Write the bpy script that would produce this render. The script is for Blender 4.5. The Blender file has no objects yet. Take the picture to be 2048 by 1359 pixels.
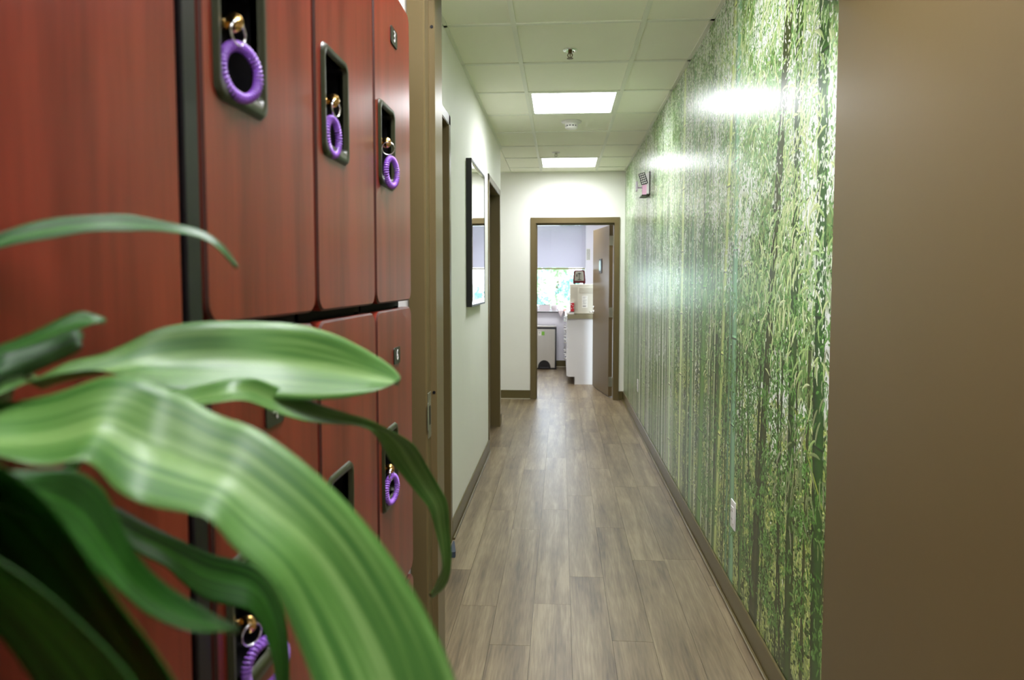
import bpy, bmesh, math, random
import numpy as np
from mathutils import Vector, Matrix

S = bpy.context.scene
COL = S.collection
random.seed(7)
rng = np.random.default_rng(7)

# ------------------------------------------------------------------ camera, world, exposure
S.view_settings.view_transform = 'Standard'
S.view_settings.look = 'None'
S.view_settings.gamma = 1.0
S.view_settings.use_curve_mapping = False
S.view_settings.exposure = 1.65

cam_data = bpy.data.cameras.new('camera')
cam = bpy.data.objects.new('camera', cam_data)
COL.objects.link(cam)
YAW, PITCH, ROLL = 0.0695, -0.0591, -0.0001
fw = Vector((-math.sin(YAW) * math.cos(PITCH), math.cos(YAW) * math.cos(PITCH), math.sin(PITCH)))
rt = Vector((math.cos(YAW), math.sin(YAW), 0.0))
up = rt.cross(fw)
m = Matrix(((rt.x, up.x, -fw.x, 0), (rt.y, up.y, -fw.y, 0), (rt.z, up.z, -fw.z, 1.341), (0, 0, 0, 1)))
cam.matrix_world = m
cam_data.sensor_width = 36.0
cam_data.lens = 1415.5 / 2048 * 36.0
cam_data.shift_y = -34.34 / 2048
cam_data.clip_start = 0.01
cam_data.dof.use_dof = True
cam_data.dof.focus_distance = 2.6
cam_data.dof.aperture_fstop = 5.0
S.camera = cam

world = bpy.data.worlds.new('sky')
S.world = world
world.use_nodes = True
wn = world.node_tree
wn.nodes['Background'].inputs[0].default_value = (0.74, 0.86, 1.0, 1)
wn.nodes['Background'].inputs[1].default_value = 3.0

PANEL_POWER = 8.0
ROOM_POWER = 10.5       # brighter fittings of the locker room
FAR_FILL_POWER = 14.0  # strength of the fill light added in the far room

# ------------------------------------------------------------------ materials
def srgb(r, g, b):
    def f(c):
        c /= 255.0
        return c / 12.92 if c <= 0.04045 else ((c + 0.055) / 1.055) ** 2.4
    return (f(r), f(g), f(b), 1.0)

def mat(name, color, rough=0.5, metal=0.0, bump=0.0, bump_scale=200.0, var=0.0, var_scale=6.0, stretch=(1, 1, 1),
        spec=0.5, coat=0.0, trans=0.0, emit=None, emit_strength=0.0, rough_var=0.0):
    mt = bpy.data.materials.new(name)
    mt.use_nodes = True
    nt = mt.node_tree
    b = nt.nodes['Principled BSDF']
    b.inputs['Base Color'].default_value = color
    b.inputs['Roughness'].default_value = rough
    b.inputs['Metallic'].default_value = metal
    b.inputs['Specular IOR Level'].default_value = spec
    b.inputs['Coat Weight'].default_value = coat
    b.inputs['Transmission Weight'].default_value = trans
    if emit:
        b.inputs['Emission Color'].default_value = emit
        b.inputs['Emission Strength'].default_value = emit_strength
    tc = nt.nodes.new('ShaderNodeTexCoord')
    mp = nt.nodes.new('ShaderNodeMapping')
    mp.inputs['Scale'].default_value = stretch
    nt.links.new(tc.outputs['Object'], mp.inputs['Vector'])
    no = nt.nodes.new('ShaderNodeTexNoise')
    no.inputs['Scale'].default_value = var_scale
    no.inputs['Detail'].default_value = 4
    nt.links.new(mp.outputs[0], no.inputs['Vector'])
    if var > 0:
        mx = nt.nodes.new('ShaderNodeMix')
        mx.data_type = 'RGBA'
        mx.inputs['A'].default_value = tuple(c * (1 - var) for c in color[:3]) + (1,)
        mx.inputs['B'].default_value = tuple(min(1, c * (1 + var)) for c in color[:3]) + (1,)
        nt.links.new(no.outputs['Fac'], mx.inputs['Factor'])
        nt.links.new(mx.outputs['Result'], b.inputs['Base Color'])
    if bump > 0:
        n2 = nt.nodes.new('ShaderNodeTexNoise')
        n2.inputs['Scale'].default_value = bump_scale
        nt.links.new(mp.outputs[0], n2.inputs['Vector'])
        bp = nt.nodes.new('ShaderNodeBump')
        bp.inputs['Strength'].default_value = bump
        bp.inputs['Distance'].default_value = 0.001
        nt.links.new(n2.outputs['Fac'], bp.inputs['Height'])
        nt.links.new(bp.outputs[0], b.inputs['Normal'])
    return mt

M = {}
M['wall'] = mat('painted_wall', srgb(245, 243, 236), 0.6, var=0.02, bump=0.15, bump_scale=350)
M['wall_far'] = mat('painted_wall_far', srgb(236, 232, 238), 0.6, var=0.02)
M['tile'] = mat('ceiling_tile', srgb(250, 250, 232), 0.9, var=0.03, var_scale=3, bump=0.25, bump_scale=500)
M['tbar'] = mat('ceiling_grid', srgb(238, 240, 224), 0.5, var=0.02)
M['brown'] = mat('brown_paint', srgb(108, 93, 60), 0.34, var=0.05, bump=0.1, bump_scale=120)
M['brown_door'] = mat('brown_door_paint', srgb(98, 81, 50), 0.38, var=0.06, var_scale=2.5, bump=0.06, bump_scale=60)
M['base'] = mat('vinyl_baseboard', srgb(96, 84, 48), 0.32, var=0.04)
M['caulk'] = mat('caulk_strip', srgb(205, 198, 180), 0.5)
M['black'] = mat('black_plastic', srgb(14, 13, 16), 0.35)
M['blackmat'] = mat('black_shadow_gap', srgb(8, 8, 10), 0.8)
M['olive'] = mat('olive_bezel_plastic', srgb(42, 45, 22), 0.36, var=0.05)
M['brass'] = mat('brass', (0.72, 0.46, 0.16, 1), 0.18, metal=1.0)
M['chrome'] = mat('chrome', (0.82, 0.82, 0.80, 1), 0.12, metal=1.0)
M['steel'] = mat('brushed_steel', (0.62, 0.60, 0.56, 1), 0.34, metal=1.0, var=0.05, var_scale=40, stretch=(1, 1, 0.05))
M['hinge'] = mat('satin_hinge', (0.45, 0.45, 0.36, 1), 0.35, metal=0.8)
M['purple'] = mat('purple_plastic', srgb(168, 112, 222), 0.25, coat=0.4)
M['white'] = mat('white_plastic', srgb(232, 228, 226), 0.4)
M['whitelam'] = mat('white_laminate', srgb(222, 220, 218), 0.35, var=0.01)
M['cream'] = mat('cream_enamel', srgb(205, 200, 182), 0.35, var=0.02)
M['cream2'] = mat('cream_panel', srgb(188, 182, 164), 0.4)
M['paper'] = mat('paper', srgb(228, 225, 214), 0.8)
M['ink'] = mat('ink', srgb(90, 88, 84), 0.7)
M['counter'] = mat('speckled_counter', srgb(140, 132, 104), 0.4, var=0.12, var_scale=180)
M['slat'] = mat('blind_slat', srgb(196, 190, 200), 0.5)
M['rail'] = mat('blind_rail', srgb(140, 126, 84), 0.5)
M['red'] = mat('red_card', srgb(196, 24, 40), 0.45)
M['toast'] = mat('dark_red_enamel', srgb(84, 14, 26), 0.25, coat=0.5)
M['green'] = mat('green_sticker', srgb(120, 178, 60), 0.5)
M['teal'] = mat('pale_teal', srgb(170, 205, 196), 0.3)
M['pink'] = mat('pink_lens', srgb(236, 186, 214), 0.2)
M['blue'] = mat('blue_grey_rubber', srgb(56, 66, 80), 0.5)
M['linen'] = mat('linen', srgb(236, 222, 222), 0.8, var=0.04)
M['orange'] = mat('orange_cloth', srgb(226, 140, 110), 0.8)
M['pot'] = mat('white_ceramic', srgb(235, 225, 228), 0.3)
M['twig'] = mat('twig', srgb(70, 84, 56), 0.7)
M['terracotta'] = mat('dark_planter', srgb(60, 56, 52), 0.5, var=0.1)
M['soil'] = mat('soil', srgb(52, 38, 26), 0.95, var=0.3, var_scale=60, bump=0.6, bump_scale=80)
M['cane'] = mat('cane_bark', srgb(120, 104, 74), 0.8, var=0.2, var_scale=30, stretch=(1, 1, 6))
M['bark'] = mat('tree_bark', srgb(96, 84, 70), 0.9, var=0.2, var_scale=20, stretch=(1, 1, .2))
M['treeleaf'] = mat('tree_foliage', srgb(176, 206, 160), 0.6, var=0.3, var_scale=2)
M['treeleaf2'] = mat('tree_foliage_blue', srgb(128, 168, 164), 0.6, var=0.3, var_scale=2)
M['grass'] = mat('grass_outside', srgb(120, 160, 90), 0.9, var=0.2)
M['panel'] = mat('light_diffuser', srgb(240, 242, 250), 0.5, emit=(0.93, 0.96, 1.0, 1), emit_strength=PANEL_POWER)
M['panel_room'] = mat('light_diffuser_room', srgb(240, 242, 250), 0.5, emit=(0.95, 0.96, 1.0, 1), emit_strength=ROOM_POWER)
M['panel_far_fill'] = mat('fill_light_far', srgb(240, 242, 250), 0.5, emit=(0.93, 0.95, 1.0, 1), emit_strength=FAR_FILL_POWER)
def prismatic(mt, strength, tint):
    # prismatic lens: sends more of its light straight down than sideways
    nt = mt.node_tree
    b = nt.nodes['Principled BSDF']
    geo = nt.nodes.new('ShaderNodeNewGeometry')
    dt = nt.nodes.new('ShaderNodeVectorMath'); dt.operation = 'DOT_PRODUCT'
    nt.links.new(geo.outputs['Normal'], dt.inputs[0]); nt.links.new(geo.outputs['Incoming'], dt.inputs[1])
    ab = nt.nodes.new('ShaderNodeMath'); ab.operation = 'ABSOLUTE'; nt.links.new(dt.outputs['Value'], ab.inputs[0])
    pw = nt.nodes.new('ShaderNodeMath'); pw.operation = 'POWER'; pw.inputs[1].default_value = 0.55; nt.links.new(ab.outputs[0], pw.inputs[0])
    ml = nt.nodes.new('ShaderNodeMath'); ml.operation = 'MULTIPLY'; ml.inputs[1].default_value = strength; nt.links.new(pw.outputs[0], ml.inputs[0])
    nt.links.new(ml.outputs[0], b.inputs['Emission Strength'])
prismatic(M['panel'], PANEL_POWER * 1.3, None)
prismatic(M['panel_room'], ROOM_POWER * 1.3, None)
M['panel_old'] = M['panel'].copy()
prismatic(M['panel_old'], 7.0, None)
M['panel_room2'] = M['panel_room'].copy()
M['panel_room2'].node_tree.nodes['Principled BSDF'].inputs['Emission Strength'].default_value = 6
prismatic(M['panel_room2'], 7.8, None)
M['mirror'] = mat('mirror_silver', (0.93, 0.95, 0.94, 1), 0.015, metal=1.0)

# clear glass that passes light
def glass_mat():
    mt = bpy.data.materials.new('window_glass')
    mt.use_nodes = True
    nt = mt.node_tree
    b = nt.nodes['Principled BSDF']
    tr = nt.nodes.new('ShaderNodeBsdfTransparent')
    gl = nt.nodes.new('ShaderNodeBsdfGlossy')
    gl.inputs['Roughness'].default_value = 0.02
    mx = nt.nodes.new('ShaderNodeMixShader')
    mx.inputs[0].default_value = 0.06
    nt.links.new(tr.outputs[0], mx.inputs[1])
    nt.links.new(gl.outputs[0], mx.inputs[2])
    nt.links.new(mx.outputs[0], nt.nodes['Material Output'].inputs[0])
    nt.nodes.remove(b)
    return mt
M['glass'] = glass_mat()

def wood_red(name, dark, light, rough=0.3):
    """vertical-grained cherry laminate"""
    mt = bpy.data.materials.new(name)
    mt.use_nodes = True
    nt = mt.node_tree
    b = nt.nodes['Principled BSDF']
    geo = nt.nodes.new('ShaderNodeNewGeometry')
    mp = nt.nodes.new('ShaderNodeMapping')
    mp.inputs['Scale'].default_value = (1, 1, 0.07)
    nt.links.new(geo.outputs['Position'], mp.inputs['Vector'])
    n1 = nt.nodes.new('ShaderNodeTexNoise'); n1.inputs['Scale'].default_value = 26; n1.inputs['Detail'].default_value = 5
    n2 = nt.nodes.new('ShaderNodeTexNoise'); n2.inputs['Scale'].default_value = 160; n2.inputs['Detail'].default_value = 3
    nt.links.new(mp.outputs[0], n1.inputs['Vector'])
    nt.links.new(mp.outputs[0], n2.inputs['Vector'])
    ad = nt.nodes.new('ShaderNodeMath'); ad.operation = 'MULTIPLY_ADD'
    ad.inputs[1].default_value = 0.35
    nt.links.new(n2.outputs['Fac'], ad.inputs[0])
    nt.links.new(n1.outputs['Fac'], ad.inputs[2])
    cr = nt.nodes.new('ShaderNodeValToRGB')
    cr.color_ramp.elements[0].position = 0.45; cr.color_ramp.elements[0].color = dark
    cr.color_ramp.elements[1].position = 0.85; cr.color_ramp.elements[1].color = light
    nt.links.new(ad.outputs[0], cr.inputs[0])
    nt.links.new(cr.outputs[0], b.inputs['Base Color'])
    b.inputs['Roughness'].default_value = rough
    return mt
M['cherry'] = wood_red('cherry_laminate', srgb(96, 26, 16), srgb(134, 50, 34), 0.28)
M['cherry_edge'] = wood_red('cherry_edge_band', srgb(52, 22, 14), srgb(80, 36, 26), 0.5)

def plank_mat():
    mt = bpy.data.materials.new('greyed_oak_vinyl')
    mt.use_nodes = True
    nt = mt.node_tree
    L = nt.links
    b = nt.nodes['Principled BSDF']
    geo = nt.nodes.new('ShaderNodeNewGeometry')
    oi = nt.nodes.new('ShaderNodeObjectInfo')
    mul = nt.nodes.new('ShaderNodeMath'); mul.operation = 'MULTIPLY'; mul.inputs[1].default_value = 37.0
    L.new(oi.outputs['Random'], mul.inputs[0])
    cmb = nt.nodes.new('ShaderNodeCombineXYZ')
    L.new(mul.outputs[0], cmb.inputs[0]); L.new(mul.outputs[0], cmb.inputs[1])
    add = nt.nodes.new('ShaderNodeVectorMath'); add.operation = 'ADD'
    L.new(geo.outputs['Position'], add.inputs[0]); L.new(cmb.outputs[0], add.inputs[1])
    mp = nt.nodes.new('ShaderNodeMapping'); mp.inputs['Scale'].default_value = (1, 0.06, 1)
    L.new(add.outputs[0], mp.inputs['Vector'])
    n1 = nt.nodes.new('ShaderNodeTexNoise'); n1.inputs['Scale'].default_value = 16; n1.inputs['Detail'].default_value = 6; n1.inputs['Distortion'].default_value = 0.8
    n2 = nt.nodes.new('ShaderNodeTexNoise'); n2.inputs['Scale'].default_value = 130; n2.inputs['Detail'].default_value = 4
    n3 = nt.nodes.new('ShaderNodeTexNoise'); n3.inputs['Scale'].default_value = 3.0; n3.inputs['Detail'].default_value = 2
    L.new(mp.outputs[0], n1.inputs['Vector']); L.new(mp.outputs[0], n2.inputs['Vector']); L.new(add.outputs[0], n3.inputs['Vector'])
    a1 = nt.nodes.new('ShaderNodeMath'); a1.operation = 'MULTIPLY_ADD'; a1.inputs[1].default_value = 0.55
    L.new(n2.outputs['Fac'], a1.inputs[0]); L.new(n1.outputs['Fac'], a1.inputs[2])
    a2 = nt.nodes.new('ShaderNodeMath'); a2.operation = 'MULTIPLY_ADD'; a2.inputs[1].default_value = 0.10
    L.new(oi.outputs['Random'], a2.inputs[0]); L.new(a1.outputs[0], a2.inputs[2])
    a3 = nt.nodes.new('ShaderNodeMath'); a3.operation = 'MULTIPLY_ADD'; a3.inputs[1].default_value = 0.36
    L.new(n3.outputs['Fac'], a3.inputs[0]); L.new(a2.outputs[0], a3.inputs[2])
    cr = nt.nodes.new('ShaderNodeValToRGB')
    e = cr.color_ramp.elements
    e[0].position = 0.66; e[0].color = srgb(94, 82, 66)
    e[1].position = 1.22; e[1].color = srgb(186, 174, 156)
    k = e.new(0.84); k.color = srgb(140, 127, 110)
    k = e.new(1.0); k.color = srgb(164, 152, 134)
    e[-1].position = 1.0
    sc = nt.nodes.new('ShaderNodeMath'); sc.operation = 'MULTIPLY'; sc.inputs[1].default_value = 0.78
    L.new(a3.outputs[0], sc.inputs[0])
    for i, p in enumerate((0.56, 0.70, 0.82, 0.97)):
        e[i].position = p
    cols = (srgb(80, 65, 44), srgb(108, 91, 65), srgb(124, 107, 79), srgb(148, 131, 101))
    for i in range(4): e[i].color = cols[i]
    L.new(sc.outputs[0], cr.inputs[0])
    L.new(cr.outputs[0], b.inputs['Base Color'])
    b.inputs['Roughness'].default_value = 0.36
    b.inputs['Specular IOR Level'].default_value = 0.6
    bp = nt.nodes.new('ShaderNodeBump'); bp.inputs['Strength'].default_value = 0.15; bp.inputs['Distance'].default_value = 0.0006
    L.new(n2.outputs['Fac'], bp.inputs['Height']); L.new(bp.outputs[0], b.inputs['Normal'])
    return mt
M['plank'] = plank_mat()

def leaf_mat(name, dark, mid, light, rough=0.42, stripes=14.0):
    """glossy corn-plant leaf: fine veins running along the blade, paler centre band"""
    mt = bpy.data.materials.new(name)
    mt.use_nodes = True
    nt = mt.node_tree
    L = nt.links
    b = nt.nodes['Principled BSDF']
    uv = nt.nodes.new('ShaderNodeUVMap'); uv.uv_map = 'UVMap'
    mp = nt.nodes.new('ShaderNodeMapping'); mp.inputs['Scale'].default_value = (1, 0.05, 1)
    L.new(uv.outputs[0], mp.inputs['Vector'])
    n1 = nt.nodes.new('ShaderNodeTexNoise'); n1.inputs['Scale'].default_value = stripes; n1.inputs['Detail'].default_value = 4
    L.new(mp.outputs[0], n1.inputs['Vector'])
    cr = nt.nodes.new('ShaderNodeValToRGB')
    cr.color_ramp.elements[0].position = 0.36; cr.color_ramp.elements[0].color = dark
    cr.color_ramp.elements[1].position = 0.68; cr.color_ramp.elements[1].color = light
    k = cr.color_ramp.elements.new(0.52); k.color = mid
    sep = nt.nodes.new('ShaderNodeSeparateXYZ'); L.new(uv.outputs[0], sep.inputs[0])
    # pale midrib band at u = .45
    d = nt.nodes.new('ShaderNodeMath'); d.operation = 'SUBTRACT'; d.inputs[1].default_value = 0.45; L.new(sep.outputs[0], d.inputs[0])
    ab = nt.nodes.new('ShaderNodeMath'); ab.operation = 'ABSOLUTE'; L.new(d.outputs[0], ab.inputs[0])
    mr = nt.nodes.new('ShaderNodeMapRange'); mr.inputs['From Min'].default_value = 0.0; mr.inputs['From Max'].default_value = 0.16
    mr.inputs['To Min'].default_value = 0.16; mr.inputs['To Max'].default_value = 0.0
    L.new(ab.outputs[0], mr.inputs['Value'])
    ad = nt.nodes.new('ShaderNodeMath'); ad.operation = 'ADD'; L.new(n1.outputs['Fac'], ad.inputs[0]); L.new(mr.outputs[0], ad.inputs[1])
    L.new(ad.outputs[0], cr.inputs[0])
    L.new(cr.outputs[0], b.inputs['Base Color'])
    b.inputs['Roughness'].default_value = rough
    b.inputs['Specular IOR Level'].default_value = 0.4
    bp = nt.nodes.new('ShaderNodeBump'); bp.inputs['Strength'].default_value = 0.25; bp.inputs['Distance'].default_value = 0.001
    L.new(n1.outputs['Fac'], bp.inputs['Height']); L.new(bp.outputs[0], b.inputs['Normal'])
    tl = nt.nodes.new('ShaderNodeBsdfTranslucent'); L.new(cr.outputs[0], tl.inputs[0])
    mx = nt.nodes.new('ShaderNodeMixShader'); mx.inputs[0].default_value = 0.22
    L.new(b.outputs[0], mx.inputs[1]); L.new(tl.outputs[0], mx.inputs[2])
    L.new(mx.outputs[0], nt.nodes['Material Output'].inputs[0])
    return mt
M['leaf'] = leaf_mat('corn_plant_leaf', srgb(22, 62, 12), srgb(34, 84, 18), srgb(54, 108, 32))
M['leaf_pale'] = leaf_mat('corn_plant_leaf_banded', srgb(58, 104, 40), srgb(82, 126, 54), srgb(118, 154, 84), 0.40)
M['leaf_edge'] = mat('dried_leaf_edge', srgb(190, 170, 130), 0.7)

# ------------------------------------------------------------------ mesh helpers
def link(o, parent=None):
    COL.objects.link(o)
    if parent is not None:
        o.parent = parent
    return o

def mesh_obj(name, bm, m, parent=None, smooth=False):
    me = bpy.data.meshes.new(name)
    bm.to_mesh(me); bm.free()
    for mm in (m if isinstance(m, (list, tuple)) else [m]):
        me.materials.append(mm)
    if smooth:
        for p in me.polygons: p.use_smooth = True
    return link(bpy.data.objects.new(name, me), parent)

def tag(o, label, cat, group=None, kind=None):
    o['label'] = label; o['category'] = cat
    if group: o['group'] = group
    if kind: o['kind'] = kind
    return o

def thing(name, loc, label, cat, group=None, kind=None, rz=0.0):
    o = bpy.data.objects.new(name, None)
    o.location = loc; o.rotation_euler = (0, 0, rz)
    COL.objects.link(o)
    return tag(o, label, cat, group, kind)

def add_box(bm, x0, x1, y0, y1, z0, z1, bevel=0.0, seg=2, mi=0):
    r = bmesh.ops.create_cube(bm, size=1.0)
    vs = r['verts']
    for v in vs:
        v.co = Vector((x0 + (v.co.x + .5) * (x1 - x0), y0 + (v.co.y + .5) * (y1 - y0), z0 + (v.co.z + .5) * (z1 - z0)))
    fs = set(f for v in vs for f in v.link_faces)
    for f in fs: f.material_index = mi
    if bevel > 0:
        es = list(set(e for v in vs for e in v.link_edges))
        bmesh.ops.bevel(bm, geom=es, offset=bevel, segments=seg, affect='EDGES', profile=0.5)
    return bm

def box(name, b, m, parent=None, bevel=0.0, seg=2):
    bm = bmesh.new()
    add_box(bm, *b, bevel=bevel, seg=seg)
    return mesh_obj(name, bm, m, parent)

def add_cyl(bm, p0, p1, r0, r1=None, n=16, cap=True):
    p0 = Vector(p0); p1 = Vector(p1)
    if r1 is None: r1 = r0
    ax = (p1 - p0).normalized()
    u = ax.orthogonal().normalized(); v = ax.cross(u)
    a = [bm.verts.new(p0 + (u * math.cos(t) + v * math.sin(t)) * r0) for t in [2 * math.pi * i / n for i in range(n)]]
    c = [bm.verts.new(p1 + (u * math.cos(t) + v * math.sin(t)) * r1) for t in [2 * math.pi * i / n for i in range(n)]]
    for i in range(n):
        bm.faces.new((a[i], a[(i + 1) % n], c[(i + 1) % n], c[i]))
    if cap:
        bm.faces.new(a[::-1]); bm.faces.new(c)

def add_tube(bm, pts, r, n=8, closed=False):
    pts = [Vector(p) for p in pts]
    N = len(pts); rings = []
    prev_u = None
    for i, p in enumerate(pts):
        if closed: t = (pts[(i + 1) % N] - pts[i - 1])
        else: t = pts[min(i + 1, N - 1)] - pts[max(i - 1, 0)]
        t.normalize()
        if prev_u is None: u = t.orthogonal().normalized()
        else:
            u = (prev_u - t * prev_u.dot(t)).normalized()
        prev_u = u
        v = t.cross(u)
        rr = r[i] if isinstance(r, (list, tuple)) else r
        rings.append([bm.verts.new(p + (u * math.cos(2 * math.pi * k / n) + v * math.sin(2 * math.pi * k / n)) * rr) for k in range(n)])
    M_ = N if closed else N - 1
    for i in range(M_):
        a = rings[i]; b = rings[(i + 1) % N]
        for k in range(n):
            bm.faces.new((a[k], a[(k + 1) % n], b[(k + 1) % n], b[k]))
    if not closed:
        bm.faces.new(rings[0][::-1]); bm.faces.new(rings[-1])

def add_lathe(bm, prof, c, n=24):
    """prof: list of (r, z) ; around the vertical through c"""
    rings = []
    for r, z in prof:
        rings.append([bm.verts.new((c[0] + max(r, 1e-5) * math.cos(2 * math.pi * k / n), c[1] + max(r, 1e-5) * math.sin(2 * math.pi * k / n), c[2] + z)) for k in range(n)])
    for i in range(len(rings) - 1):
        for k in range(n):
            bm.faces.new((rings[i][k], rings[i][(k + 1) % n], rings[i + 1][(k + 1) % n], rings[i + 1][k]))
    bmesh.ops.remove_doubles(bm, verts=bm.verts[:], dist=2e-5)
    bmesh.ops.recalc_face_normals(bm, faces=bm.faces[:])

def add_prism(bm, poly, z0, z1):
    a = [bm.verts.new((x, y, z0)) for x, y in poly]
    c = [bm.verts.new((x, y, z1)) for x, y in poly]
    n = len(poly)
    for i in range(n):
        bm.faces.new((a[i], a[(i + 1) % n], c[(i + 1) % n], c[i]))
    bm.faces.new(a[::-1]); bm.faces.new(c)
    bmesh.ops.recalc_face_normals(bm, faces=bm.faces[:])

def rrect(y0, y1, z0, z1, r, n=5):
    pts = []
    for cy, cz, a0 in ((y1 - r, z1 - r, 0), (y0 + r, z1 - r, 90), (y0 + r, z0 + r, 180), (y1 - r, z0 + r, 270)):
        for k in range(n + 1):
            a = math.radians(a0 + 90 * k / n)
            pts.append((cy + r * math.cos(a), cz + r * math.sin(a)))
    return pts

def add_plate(bm, x0, x1, outer, inner=None, mi=0):
    """slab in the y-z plane between x0 and x1 (x1 front), optionally with a hole"""
    A = [bm.verts.new((x0, y, z)) for y, z in outer]
    B = [bm.verts.new((x1, y, z)) for y, z in outer]
    n = len(outer); fs = []
    for i in range(n): fs.append(bm.faces.new((A[i], A[(i + 1) % n], B[(i + 1) % n], B[i])))
    if inner is None:
        fs.append(bm.faces.new(A[::-1])); fs.append(bm.faces.new(B))
    else:
        C_ = [bm.verts.new((x0, y, z)) for y, z in inner]
        D = [bm.verts.new((x1, y, z)) for y, z in inner]
        for i in range(n):
            j = (i + 1) % n
            fs.append(bm.faces.new((C_[j], C_[i], D[i], D[j])))
            fs.append(bm.faces.new((B[i], B[j], D[j], D[i])))
            fs.append(bm.faces.new((A[j], A[i], C_[i], C_[j])))
    for f in fs: f.material_index = mi
    return fs

def text(name, s, loc, rot, size, m, parent, extrude=0.0003):
    cu = bpy.data.curves.new(name, 'FONT')
    cu.body = s; cu.size = size; cu.extrude = extrude
    cu.align_x = 'CENTER'; cu.align_y = 'CENTER'
    cu.materials.append(m)
    tmp = bpy.data.objects.new(name, cu)
    me = bpy.data.meshes.new_from_object(tmp)
    bpy.data.objects.remove(tmp)
    o = bpy.data.objects.new(name, me)
    o.location = loc; o.rotation_euler = rot
    return link(o, parent)

# ------------------------------------------------------------------ dimensions (metres, corridor runs along +Y)
XL, XR, YB, HC = -0.565, 0.7046, 7.9966, 2.5535
YN = 1.80            # near face of the wall the camera looks through
YW = 11.046          # window wall of the far room

# ------------------------------------------------------------------ setting: walls
def wall(name, boxes, m, label, rnd=None):
    bm = bmesh.new()
    for b in boxes: add_box(bm, *b)
    o = mesh_obj(name, bm, m)
    return tag(o, label, 'wall', kind='structure')

# corridor left wall with two door openings
DA0, DA1, DB0, DB1, DH = 2.64, 3.52, 5.50, 6.425, 2.112
wl = wall('wall_left', [(XL - .13, XL, 2.02, DA0, 0, HC), (XL - .13, XL, DA0, DA1, DH, HC), (XL - .13, XL, DA1, DB0, 0, HC),
                   (XL - .13, XL, DB0, DB1, DH, HC), (XL - .13, XL, DB1, 6.585, 0, HC), (-1.5, XL - .13, 6.455, 6.585, 0, HC)],
          M['wall'], 'white corridor wall on the left carrying the mirror')
wr = wall('wall_right', [(XR + .002, XR + .14, 1.872, YB + .125, 0, HC)], M['wall'], 'right corridor wall under the bamboo mural')
OX0, OX1, OH = -0.286, 0.590, 1.986
wb = wall('wall_back', [(-1.5, OX0, YB, YB + .125, 0, HC), (OX1, XR + .002, YB, YB + .125, 0, HC), (OX0, OX1, YB, YB + .125, OH, HC)],
          M['wall'], 'white wall at the corridor end around the open doorway')
tag(box('wall_alcove', (-1.62, -1.5, 6.455, YB + .125, 0, HC), M['wall']), 'white side wall of the recess left of the corridor end', 'wall', kind='structure')
# wall between camera room and corridor, left part plus the part above the frame
wn_ = wall('wall_near', [(-1.30, -.36, YN + .005, 2.02, 0, HC), (-.36, 2.2, YN + .005, 2.02, 2.18, HC), (XR + .05, 2.2, 1.90, 2.02, 0, 2.18)], M['wall'],
           'white wall beside the lockers around the near door frame')
tag(box('wall_locker', (-.90, -.78, -1.7, YN + .005, 0, HC), M['wall']), 'white wall behind the cherry lockers', 'wall', kind='structure')
tag(box('wall_behind', (-.90, 2.3, -1.82, -1.7, 0, HC), M['wall']), 'white wall behind the camera', 'wall', kind='structure')
tag(box('wall_side', (2.2, 2.3, -1.7, 2.02, 0, HC), M['wall']), 'white wall on the far right of the locker room', 'wall', kind='structure')
# far room
FX0, FX1 = -1.62, 1.42
WX0, WX1, WZ0, WZ1 = -0.90, 0.372, 0.875, 2.25
wall('wall_window', [(FX0, WX0, YW, YW + .16, 0, 2.5), (WX1, FX1, YW, YW + .16, 0, 2.5), (WX0, WX1, YW, YW + .16, 0, WZ0), (WX0, WX1, YW, YW + .16, WZ1, 2.5)],
     M['wall_far'], 'pale wall with the window in the far room')
tag(box('wall_far_left', (FX0 - .12, FX0, YB + .125, YW + .16, 0, 2.5), M['wall_far']), 'pale left wall of the far room', 'wall', kind='structure')
tag(box('wall_far_right', (FX1, FX1 + .12, YB + .125, YW + .16, 0, 2.5), M['wall_far']), 'pale right wall of the far room', 'wall', kind='structure')

# ------------------------------------------------------------------ floor with vinyl planks
fl = box('floor', (-1.9, 2.3, -1.82, YW + .16, -0.12, -0.004), M['soil'])
fl.data.materials[0] = M['blackmat']
tag(fl, 'grey-brown wood-look plank floor', 'floor', kind='structure')
tag(box('floor_near', (-.90, 2.3, -1.82, 1.9, -0.004, 0.0), M['plank']), 'plank floor of the locker room under the lockers', 'floor', kind='structure')
PW, PL = 0.152, 1.22
plank_meshes = {}
def plank(x0, x1, y0, y1):
    key = (round(x1 - x0, 3), round(y1 - y0, 3))
    if key not in plank_meshes:
        bm = bmesh.new()
        g = 0.0005
        w, l = key
        add_box(bm, g, w - g, g, l - g, -0.006, 0.0)
        me = bpy.data.meshes.new('plank'); bm.to_mesh(me); bm.free()
        me.materials.append(M['plank'])
        plank_meshes[key] = me
    o = bpy.data.objects.new('plank', plank_meshes[key])
    o.location = (x0, y0, 0)
    link(o, fl)
def lay(xa, xb, ya, yb, seed):
    r = random.Random(seed)
    i0 = math.floor((xa - XL) / PW); i1 = math.ceil((xb - XL) / PW)
    for i in range(i0, i1):
        x0 = max(xa, XL + i * PW); x1 = min(xb, XL + (i + 1) * PW)
        if x1 - x0 < .01: continue
        off = (hash((i * 7919 + seed * 13) % 1009) % 1000) / 1000 * PL
        off = random.Random(i * 31 + 5).random() * PL
        y = ya - off if True else ya
        k = math.floor((ya - off) / PL)
        y = off + k * PL
        while y < yb:
            a = max(ya, y); b = min(yb, y + PL)
            if b - a > .004: plank(x0, x1, a, b)
            y += PL
lay(XL, XR, 1.9, YB, 1)
lay(-1.5, XL, 6.585, YB, 2)
lay(OX0, OX1, YB, YB + .125, 3)
lay(FX0, FX1, YB + .125, YW, 4)
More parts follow.
